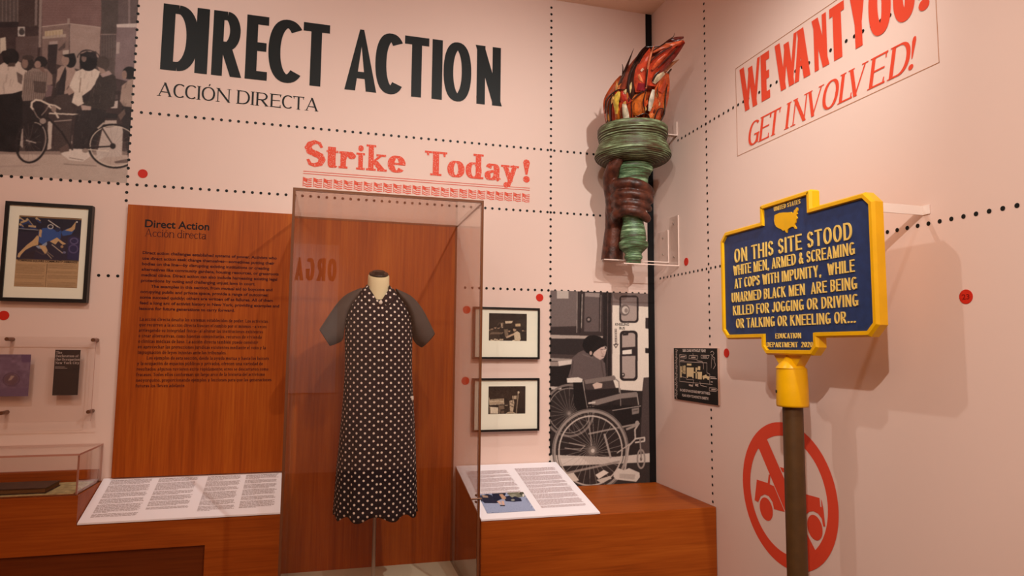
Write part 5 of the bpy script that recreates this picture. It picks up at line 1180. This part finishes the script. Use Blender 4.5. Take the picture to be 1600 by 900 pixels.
def prof(rows): return [(hw/1026.0, ZC(y)) for y, hw in rows]
# drum: rim, waist and a ringed bowl underneath
dr = [(.02, EYE+1.195), (.178, EYE+1.195), (.180, EYE+1.207), (.187, EYE+1.209), (.192, EYE+1.200), (.1925, EYE+1.185)]
for k in range(4): z = 1.175-.013*k; r = .189-.003*k; dr += [(r, EYE+z), (r+.003, EYE+z-.003), (r+.003, EYE+z-.008), (r, EYE+z-.0105)]
for k in range(5): z = 1.118-.011*k; r = .186+.0045*k; dr += [(r-.003, EYE+z), (r+.002, EYE+z-.003), (r+.002, EYE+z-.0075)]
for k in range(9):
    a = radians(8+k*9.2); r = .098+.112*cos(a)**.9; z = 1.058-.050*sin(a); dr += [(r, EYE+z), (r-.001, EYE+z-.0035), (r-.0065, EYE+z-.003)]
dr += [(.104, EYE+1.004), (.02, EYE+1.003)]
M['bronze'] = mat('dark_bronze_groove', (52, 38, 22), .5, .35, rgb2=(86, 78, 50), nscale=30)
gro = set()
for i in range(len(dr)-1):
    if abs(dr[i+1][0]-dr[i][0]) > .0028 and i > 5 and dr[i+1][0] < dr[i][0]+.0001: gro.add(i)
    if 5 < i < len(dr)-4 and abs(dr[i][1]-dr[i+1][1]) < .0027: gro.add(i)
MB().lathe(dr, TX, TY, 72, smooth=False, bands=lambda i: 1 if (i in gro or i < 2) else 0).build('drum', [M['patina'], M['bronze']], torch)
hp = [(.02, EYE+1.0025), (.098, EYE+1.0025)]+prof([(282, 95), (288, 110), (300, 113), (312, 112), (322, 104), (332, 100), (338, 96), (346, 88), (352, 88), (358, 85), (396, 84), (440, 80), (500, 72), (560, 64), (604, 58), (618, 60), (650, 68), (686, 72), (700, 73), (704, 68), (710, 70), (716, 79), (724, 82), (738, 81), (748, 76), (758, 66), (770, 54), (778, 46), (786, 45), (792, 49), (800, 50), (808, 49), (814, 43), (819, 40), (826, 41), (836, 40)])+[(.036, EYE+.457), (.01, EYE+.457)]
MB().lathe(hp, TX, TY, 48).build('handle', M['patinag'], torch)
# hand: one continuous surface
rv2, tv2 = Vector((.9, -.437, 0)), Vector((-.437, -.9, 0))
def H(phi, R, y): a = radians(phi); return Vector((TX, TY, ZT(y)))+(rv2*cos(a)+tv2*sin(a))*R
mb = MB()
def ball(p, r):
    seg = 12; pr = [(max(.0004, r*sin(pi*k/8)), p.z-r*cos(pi*k/8)) for k in range(9)]; mb.lathe(pr, p.x, p.y, seg)
def limb(ps, rs):
    n = 5; P_, R_ = [], []
    for i in range(len(ps)-1):
        for k in range(n): P_.append(ps[i].lerp(ps[i+1], k/n)); R_.append(rs[i]+(rs[i+1]-rs[i])*k/n)
    P_.append(ps[-1]); R_.append(rs[-1]); mb.tube(P_, R_, 14)
    for p, r in zip(ps, rs): ball(p, r*.995)
limb([H(217, .150, 409), H(214, .135, 380), H(209, .120, 352), H(202, .108, 330), H(196, .103, 306)], [.064, .058, .050, .054, .048])
limb([H(212, .112, 332), H(190, .100, 316)], [.048, .044]); limb([H(205, .110, 346), H(186, .094, 330)], [.040, .034])
# fingers: start and end angle, rows along the way, radius, distance from the handle
for ys, r, R, a0, a1 in (((304, 293, 291, 297, 303), .0300, .101, 200, 6), ((316, 309, 308, 312, 315), .0265, .099, 202, 2), ((327, 322, 321, 325, 328), .0225, .094, 206, 8), ((349, 338, 332, 336, 344), .0290, .088, 212, 24)):
    ps, rs = [], []; n = 12
    for k in range(n+1):
        u = k/n; q = u*4; i = min(3, int(q)); y = ys[i]+(ys[i+1]-ys[i])*(q-i)
        kn = .10*math.exp(-((u-.30)/.09)**2)+.08*math.exp(-((u-.68)/.08)**2)
        ps.append(H(a0+(a1-a0)*u, R+.012*math.exp(-((u-.32)/.12)**2)-.008*u, y)); rs.append(r*(1+kn-.20*u**2))
    limb(ps, rs)
for y_, r_b, ph in ((298, .052, 186), (312, .056, 188), (326, .055, 192), (338, .052, 198)): ball(H(ph, .098, y_), r_b)
limb([H(198, .106, 312), H(182, .114, 294), H(162, .128, 279), H(142, .130, 266), H(126, .126, 257)], [.050, .047, .042, .038, .027])
limb([H(203, .112, 300), H(205, .112, 322)], [.040, .046])
hand = mb.build('hand', mat('brown_painted_plaster', (98, 50, 34), .42, .4, bump=.7, bscale=45, rgb2=(50, 25, 18), nscale=24), torch, recalc=True)
md = hand.modifiers.new('join', 'REMESH'); md.mode = 'VOXEL'; md.voxel_size = .0055; md.use_smooth_shade = True
md = hand.modifiers.new('soft', 'SMOOTH'); md.factor = .5; md.iterations = 5
# cut the arm flat where it stands on its shelf
bpy.context.view_layer.update()
dg = bpy.context.evaluated_depsgraph_get(); me2 = bpy.data.meshes.new_from_object(hand.evaluated_get(dg)); hand.modifiers.clear()
bm = bmesh.new(); bm.from_mesh(me2); zc_ = EYE+.4895-torch.location.z
r_ = bmesh.ops.bisect_plane(bm, geom=bm.verts[:]+bm.edges[:]+bm.faces[:], plane_co=(0, 0, zc_), plane_no=(0, 0, -1), clear_outer=True)
bmesh.ops.holes_fill(bm, edges=[e for e in r_['geom_cut'] if isinstance(e, bmesh.types.BMEdge)]); bm.to_mesh(me2); bm.free()
for p in me2.polygons: p.use_smooth = True
old = hand.data; mm_ = old.materials[0]; hand.data = me2; me2.name = 'hand'
if not me2.materials: me2.materials.append(mm_)
# flames: a leaning core wrapped in painted shards
LV = [(800, 455, 190, 150), (740, 458, 222, 165), (660, 462, 238, 175), (580, 470, 236, 170), (500, 492, 214, 150), (430, 515, 186, 125), (360, 545, 160, 100), (290, 590, 132, 80), (230, 650, 108, 60), (180, 705, 84, 42), (140, 770, 52, 26), (112, 825, 18, 10)]
def lev(y):
    for a, b_ in zip(LV[:-1], LV[1:]):
        if a[0] >= y >= b_[0]: f = (a[0]-y)/(a[0]-b_[0]); return [a[i]*(1-f)+b_[i]*f for i in range(4)]
    return list(LV[0] if y > LV[0][0] else LV[-1])
T0 = lambda y: 3.640-.31*max(0, min(1, (800-y)/690))**1.3
def fp(x, y, t):
    d = ray(900+x/5, 40+y/5)*t; return (d[0], d[1], d[2]+EYE)
def surf(x, y, lift, back=False):
    _, cx, hw, dp = lev(y); q = (x-cx)/hw; s_ = math.sqrt(max(0, 1-q*q))*dp/1415.0
    return fp(x, y, T0(y)+(s_+lift if back else -s_-lift))
def paint(rgb, k=.25): return mat('flame_paint', rgb, .32, .45, rgb2=tuple(v*(1-k) for v in rgb), nscale=38, bump=.25, bscale=70)
rings = [[fp(l[1]+l[2]*.93*cos(2*pi*k/32), l[0], T0(l[0])-l[3]*.9/1415*sin(2*pi*k/32)) for k in range(32)] for l in LV]
MB().loft(rings).build('flame_core', paint((186, 74, 36), .45), torch)
COL = {}
def shard(pts, wd, rgb, lift=.004, back=False, crown=.010):
    key = tuple(rgb)
    if key not in COL: COL[key] = paint(rgb)
    pp = spline(pts, 5) if len(pts) > 2 else [tuple(np.array(pts[0])*(1-k/5)+np.array(pts[1])*k/5) for k in range(6)]
    ww = spline([(w_, 0) for w_ in wd], 5) if len(wd) > 2 else [(wd[0]*(1-k/5)+wd[1]*k/5, 0) for k in range(6)]
    a, b_ = [], []
    n = len(pp); cross = (-1, -.55, 0, .55, 1)
    for i in range(n):
        p = Vector(pp[i]); d = (Vector(pp[min(i+1, n-1)])-Vector(pp[max(i-1, 0)])).normalized(); nn = Vector((-d.y, d.x))*max(.8, ww[i][0])/2
        c_ = crown*min(1, ww[i][0]/60)
        a.append([surf(*(p+nn*u), lift+c_*(1-u*u)+.0025, back) for u in cross]); b_.append([surf(*(p+nn*u), lift+c_*(1-u*u)-.0035, back) for u in cross])
    m_ = 5; vs = [q for r in a for q in r]+[q for r in b_ for q in r]; N = n*m_; fs = []
    for i in range(n-1):
        for j in range(m_-1):
            o = i*m_+j; fs += [(o, o+1, o+m_+1, o+m_), (N+o, N+o+m_, N+o+m_+1, N+o+1)]
        fs += [(i*m_, (i+1)*m_, N+(i+1)*m_, N+i*m_), (i*m_+m_-1, N+i*m_+m_-1, N+(i+1)*m_+m_-1, (i+1)*m_+m_-1)]
    fs += [tuple(range(m_))+tuple(N+j for j in range(m_-1, -1, -1)), tuple((n-1)*m_+j for j in range(m_-1, -1, -1))+tuple(N+(n-1)*m_+j for j in range(m_))]
    MB().add(vs, fs, 0, False).build('flame_shard', COL[key], torch)
DB, DK = (62, 30, 22), (44, 22, 17)
for args in [
 ([(262, 795), (248, 700), (242, 610), (262, 545), (315, 450), (350, 390)], [46, 56, 60, 56, 40, 10], (196, 82, 36)), ([(252, 785), (248, 730), (250, 690)], [22, 28, 12], (232, 160, 70), .012), ([(280, 790), (268, 700), (276, 600), (336, 470), (400, 310), (452, 178)], [14, 18, 22, 26, 18, 2], DB, .014),
 ([(300, 570), (345, 480), (390, 380), (412, 278)], [34, 46, 36, 3], (128, 54, 36), .008), ([(338, 520), (392, 430), (430, 345), (480, 245)], [60, 78, 66, 18], (150, 62, 40), .003), ([(362, 400), (366, 330), (360, 300)], [10, 8, 3], DB, .01),
 ([(296, 790), (288, 700), (284, 610), (300, 560)], [40, 42, 34, 16], (176, 52, 28), .006), ([(338, 790), (328, 700), (314, 620)], [54, 50, 30], (218, 116, 34), .010), ([(318, 690), (312, 600), (322, 545), (338, 515)], [22, 44, 48, 18], (242, 204, 78), .016),
 ([(404, 610), (380, 560), (356, 510)], [76, 86, 30], (206, 58, 40), .008), ([(398, 775), (388, 690), (376, 610)], [44, 50, 30], (244, 230, 198), .016), ([(432, 780), (424, 660), (408, 590)], [34, 44, 40], (216, 84, 42), .006), ([(362, 780), (352, 700), (346, 600)], [22, 26, 30], (190, 62, 30), .008),
 ([(436, 575), (444, 480), (456, 380), (492, 280), (556, 162)], [10, 78, 84, 66, 18], (66, 34, 25), .010), ([(432, 575), (408, 480), (428, 360), (500, 220), (548, 158)], [5, 18, 20, 22, 6], DK, .022), ([(490, 300), (524, 220), (560, 170)], [8, 14, 6], DK, .024),
 ([(502, 520), (500, 430), (504, 350), (540, 270), (578, 180)], [76, 96, 78, 62, 12], (210, 74, 46), .022), ([(505, 505), (512, 450)], [64, 54], (150, 26, 42), .032), ([(508, 356), (526, 336)], [16, 18], (242, 196, 168), .034), ([(490, 380), (505, 420), (520, 440)], [20, 26, 10], (232, 132, 84), .032),
 ([(548, 490), (562, 330), (592, 200), (614, 150)], [12, 16, 14, 3], (228, 126, 86), .034), ([(545, 480), (552, 400), (560, 340)], [8, 12, 8], DK, .036),
 ([(580, 470), (604, 370), (684, 260), (764, 172), (848, 126)], [80, 122, 120, 84, 22], (214, 68, 36), .014), ([(604, 440), (686, 330), (772, 230), (848, 134)], [30, 36, 34, 10], (142, 38, 26), .026), ([(585, 275), (660, 212), (752, 160)], [7, 10, 6], DK, .034), ([(640, 330), (720, 250), (800, 165)], [5, 9, 5], DK, .036), ([(596, 345), (640, 290), (700, 230)], [20, 34, 18], (226, 92, 50), .030),
 ([(600, 205), (680, 165), (760, 152), (832, 122)], [24, 38, 38, 16], (226, 104, 62), .020), ([(700, 132), (772, 108), (842, 92)], [8, 34, 16], (104, 36, 28), .010), ([(600, 196), (680, 146), (724, 112), (762, 84), (768, 56)], [7, 9, 8, 6, 2], DB, .026), ([(545, 168), (590, 168), (660, 160)], [4, 12, 4], DB, .02),
 ([(640, 420), (704, 335), (762, 292), (806, 264)], [34, 40, 24, 4], (192, 124, 84), .002), ([(600, 430), (620, 390), (660, 350)], [12, 16, 6], DK, .034),
 ([(600, 760), (640, 640), (664, 540), (692, 430), (712, 372)], [92, 124, 124, 84, 26], (222, 94, 42), .010), ([(490, 700), (488, 600), (530, 505)], [80, 112, 50], (228, 116, 44), .012), ([(508, 770), (510, 715)], [130, 124], (208, 86, 52), .010), ([(572, 668), (590, 580), (606, 500)], [20, 38, 22], (244, 232, 210), .026), ([(606, 448), (640, 402), (688, 366)], [30, 54, 30], (230, 208, 172), .026), ([(560, 700), (585, 720), (610, 690)], [60, 70, 40], (232, 124, 60), .014), ([(660, 520), (690, 470), (700, 420)], [40, 46, 20], (204, 72, 34), .022),
 ([(440, 580), (500, 530), (552, 500)], [6, 10, 6], DK, .032), ([(432, 780), (434, 680), (436, 590)], [8, 8, 6], DK, .026), ([(452, 722), (545, 686), (580, 732)], [6, 9, 6], DK, .034), ([(546, 690), (526, 600), (548, 508)], [6, 9, 6], DK, .034), ([(600, 780), (640, 660), (690, 650)], [8, 10, 6], DK, .034), ([(640, 780), (690, 690), (700, 560), (714, 460)], [8, 10, 9, 6], DK, .030), ([(648, 560), (636, 520), (644, 460)], [4, 7, 4], DK, .034), ([(355, 790), (350, 720), (352, 640)], [6, 7, 4], DK, .026), ([(226, 690), (232, 590), (268, 540), (330, 500), (384, 498)], [5, 8, 9, 8, 4], DK, .024),
 ([(712, 384), (728, 360), (746, 338)], [16, 14, 12], (92, 62, 46), .0), ([(290, 540), (250, 600), (240, 690), (244, 770)], [6, 8, 6, 5], DK, .024)]:
    shard(*args)
r = random.Random(11)
for k in range(26):                                          # loose daubs over the belly of the fire
    x, y = r.uniform(270, 680), r.uniform(520, 770); ln_ = r.uniform(40, 100); c_ = r.choice([(232, 128, 56), (240, 176, 96), (172, 42, 28), (112, 42, 28), (222, 88, 40), (244, 214, 150)])
    shard([(x, y), (x+r.uniform(-6, 10), y-ln_*.5), (x+r.uniform(0, 20), y-ln_)], [5, r.uniform(12, 26), 4], c_, .017)
r = random.Random(5)
for k in range(12):
    x = 300+28*k; c_ = r.choice([(196, 70, 36), (150, 50, 32), (222, 110, 46), (96, 44, 30), (208, 84, 44)])
    tp = r.uniform(330, 480); sh = (790-tp)*.28
    shard([(x, 785), (x+sh*.15, 660), (x+sh*.6, 540), (x+sh, tp)], [44, 60, 50, 6], c_, .006, True)
# acrylic shelves that carry the sculpture, screwed to the right wall
def shelf(name, label, y0, y1, z, xl, ztop):
    t = thing(name, label, 'shelf bracket', (WR-.001, (y0+y1)/2, z-.006), 'acrylic shelf brackets')
    mb = MB().box(xl, WR-.001, y0, y1, z-.0058, z-.0002, 0, [0, 0, 1, 0, 0, 0]).box(WR-.0065, WR-.001, y0, y1, z, ztop, 0, [0, 0, 1, 0, 0, 0])
    mb.build('plate', [M['acrylic_clean'], M['edgew']], t)
    mb = MB()
    for zz_ in (z+.05, ztop-.04): mb.tube([(WR-.0066, (y0+y1)/2, zz_), (WR-.0095, (y0+y1)/2, zz_)], .006, 12)
    mb.build('screw', M['steel'], t)
shelf('acrylic_shelf', 'clear acrylic shelf bracket under the torch handle', 3.205, 3.300, EYE+.457, 1.50, EYE+.735)
shelf('acrylic_shelf', 'clear acrylic shelf bracket under the brown forearm, nearest the back wall', 3.318, 3.435, EYE+.4895, 1.435, EYE+.672)
t = thing('drum_bracket', 'small pale bracket tying the torch drum to the right wall', 'bracket', (WR-.001, 3.235, EYE+1.19))
MB().box(1.772, WR-.001, 3.205, 3.240, EYE+1.183, EYE+1.188).box(WR-.006, WR-.001, 3.205, 3.240, EYE+1.188, EYE+1.262).build('strap', M['edgew'], t)

# ---------------------------------------------------------------- the blue and yellow historical marker
SX = 1.600; CY = 2.0435; ZS = EYE
marker = thing('historical_marker', 'navy blue roadside historical marker with yellow rim and lettering on a brown post', 'marker', (1.635, 2.055, 0))
def sy(v): return CY-v            # v runs to the right as seen from the room
hw, hh, bh = .4135, .1415, .152
zT, zB, zH, zF, ch = ZS+.496, ZS+.043, ZS+.561, ZS-.018, .036
out = [(-hw+ch, zB), (-bh, zB), (-bh, zF+.028), (-bh+.028, zF), (bh-.028, zF), (bh, zF+.028), (bh, zB), (hw-ch, zB), (hw, zB+ch), (hw, zT-ch), (hw-ch, zT), (hh, zT), (hh, zH-.006), (hh-.006, zH), (-hh+.006, zH), (-hh, zH-.006), (-hh, zT), (-hw+ch, zT), (-hw, zT-ch), (-hw, zB+ch)]
i1 = inset(out, .006); i2 = inset(out, .017); i3 = inset(out, .020)
V3 = lambda pts, x: [(x, sy(a), z) for a, z in pts]
n = len(out); mb = MB(); lays = [(out, SX+.036), (out, SX+.006), (i1, SX-.004), (i2, SX-.004), (i3, SX+.012)]
vs = [q for p, x in lays for q in V3(p, x)]
mb.add(vs, [(l*n+k, l*n+(k+1) % n, (l+1)*n+(k+1) % n, (l+1)*n+k) for l in range(len(lays)-1) for k in range(n)])
mb.add(V3(out, SX+.036), [list(range(n))])
mb.build('rim', M['yellow'], marker)
MB().prism(V3(inset(out, .0195), SX+.006), V3(inset(out, .0195), SX+.030)).build('panel', M['blue'], marker)
xf = SX+.0045
lines = [('ON THIS SITE STOOD', 2.362, 1.726, .356, .057), ('WHITE MEN, ARMED & SCREAMING', 2.372, 1.717, .305, .041), ('AT COPS WITH IMPUNITY,  WHILE', 2.366, 1.720, .2505, .040), ('UNARMED BLACK MEN  ARE BEING', 2.388, 1.713, .194, .040), ('KILLED FOR JOGGING OR DRIVING', 2.380, 1.711, .1405, .039), ('OR TALKING OR KNEELING OR...', 2.360, 1.724, .088, .038), ('EDUCATION', 2.116, 1.978, .0425, .019), ('DEPARTMENT  2020', 2.168, 1.920, .0105, .0185), ('UNITED STATES', 2.105, 1.960, .5215, .0165)]
for s_, ya, yb_, z, cap in lines:
    big = cap > .03; mb = MB(); Ls, W = word(SIGN, s_, .155, .33); e_ = [extent(l) for l in Ls]; a0 = min(i[0] for i in e_); k = (ya-yb_)/(max(i[1] for i in e_)-a0)
    i0 = 0
    for wd_ in s_.split():                                   # every cast word a part
        mb = MB()
        for l in Ls[i0:i0+len(wd_)]: raised([[((x-a0)*k, y*cap) for x, y in p] for p in l], (xf, ya, EYE+z), RU, BV, .0025 if big else .0018, mb)
        i0 += len(wd_); mb.build('lettering', M['letter'], marker)
us = [(520, 265), (560, 245), (600, 240), (640, 240), (668, 236), (676, 248), (690, 240), (694, 222), (705, 212), (716, 195), (726, 200), (724, 222), (716, 240), (722, 252), (712, 264), (716, 280), (722, 292), (712, 305), (708, 330), (698, 345), (700, 358), (712, 372), (712, 386), (702, 386), (692, 370), (676, 366), (660, 374), (644, 384), (634, 398), (630, 422), (620, 416), (610, 396), (596, 404), (580, 390), (556, 380), (536, 368), (522, 345), (516, 310)]
q3 = [tuple(rp(1120+x/5.714, 290+y/5.714, SX+.004)) for x, y in us]
MB().prism([(SX+.0015, y, z) for x, y, z in q3], [(SX+.0065, y, z) for x, y, z in q3]).build('country_emblem', M['yellow'], marker)
PX_, PY_ = 1.634, 2.070
pm = MB().lathe([(.0355, 0.0), (.0355, EYE-.195)], PX_, PY_, 32); pm.build('post', M['post'], marker)
mb = MB(); mb.lathe([(.042, EYE-.204), (.0545, EYE-.204), (.0558, EYE-.197), (.0550, EYE-.13), (.0525, EYE-.066)], PX_, PY_, 40)
mb.build('collar', M['yellow'], marker)
mb = MB(); k_ = .066
mb.lathe([(.0522, EYE-.0655), (.0515, EYE-.063), (.027, EYE-.036), (.004, EYE-.0095), (.0008, EYE-.008)], SX+.0300, PY_, 32)
mb.prism([(PX_-.016, PY_-.036, EYE-.0675), (PX_-.016, PY_+.036, EYE-.0675), (PX_-.016, PY_+.078, EYE-.0172), (PX_-.016, PY_-.078, EYE-.0172)], [(PX_+.022, PY_-.036, EYE-.0675), (PX_+.022, PY_+.036, EYE-.0675), (PX_+.022, PY_+.078, EYE-.0172), (PX_+.022, PY_-.078, EYE-.0172)])
mb.build('finial', M['yellow'], marker)
d = Vector((-.83, -.1, 0)).normalized()
p = rp(1218, 613, PX_-.07); mb = MB(); mb.tube([(PX_-.0535, PY_+.022, EYE-.150), (PX_-.040, PY_+.016, EYE-.150)], .006, 12); mb.build('set_screw', M['black'], marker)
t = thing('wall_bracket', 'white strap bracket from the marker back to the right wall', 'bracket', (WR-.001, 1.672, EYE+.45))
MB().box(SX+.0365, WR-.001, 1.664, 1.668, EYE+.436, EYE+.466).box(WR-.004, WR-.001, 1.640, 1.664, EYE+.436, EYE+.466).box(SX+.0365, SX+.0395, 1.640, 1.664, EYE+.436, EYE+.466).build('strap', M['brackw'], t, .0008)
mb = MB(); mb.tube([(SX+.050, 1.664, EYE+.451), (SX+.050, 1.6615, EYE+.451)], .004, 10); mb.build('screw', M['steel'], t)

# ---------------------------------------------------------------- opposite wall: a pale banner, seen mirrored in the case front
t = thing('wall_banner', 'pale banner with big dark capitals on the opposite wall, seen mirrored in the case front', 'banner', (-.8, -3.185, 2.4))
MB().box(-1.9, .09, -3.199, -3.19, 1.0, 2.92).build('sheet', M['white'], t)
P_, W = word(dict(HEAVY, t=.2), 'ORGANIZE', .1, .3); mb = MB()
for l in P_: flat([[(-x*.235, y*.30) for x, y in p] for p in l], (.062, -3.188, 2.44), BU, BV, mb)
mb.build('banner_wording', M['text'], t, recalc=False)
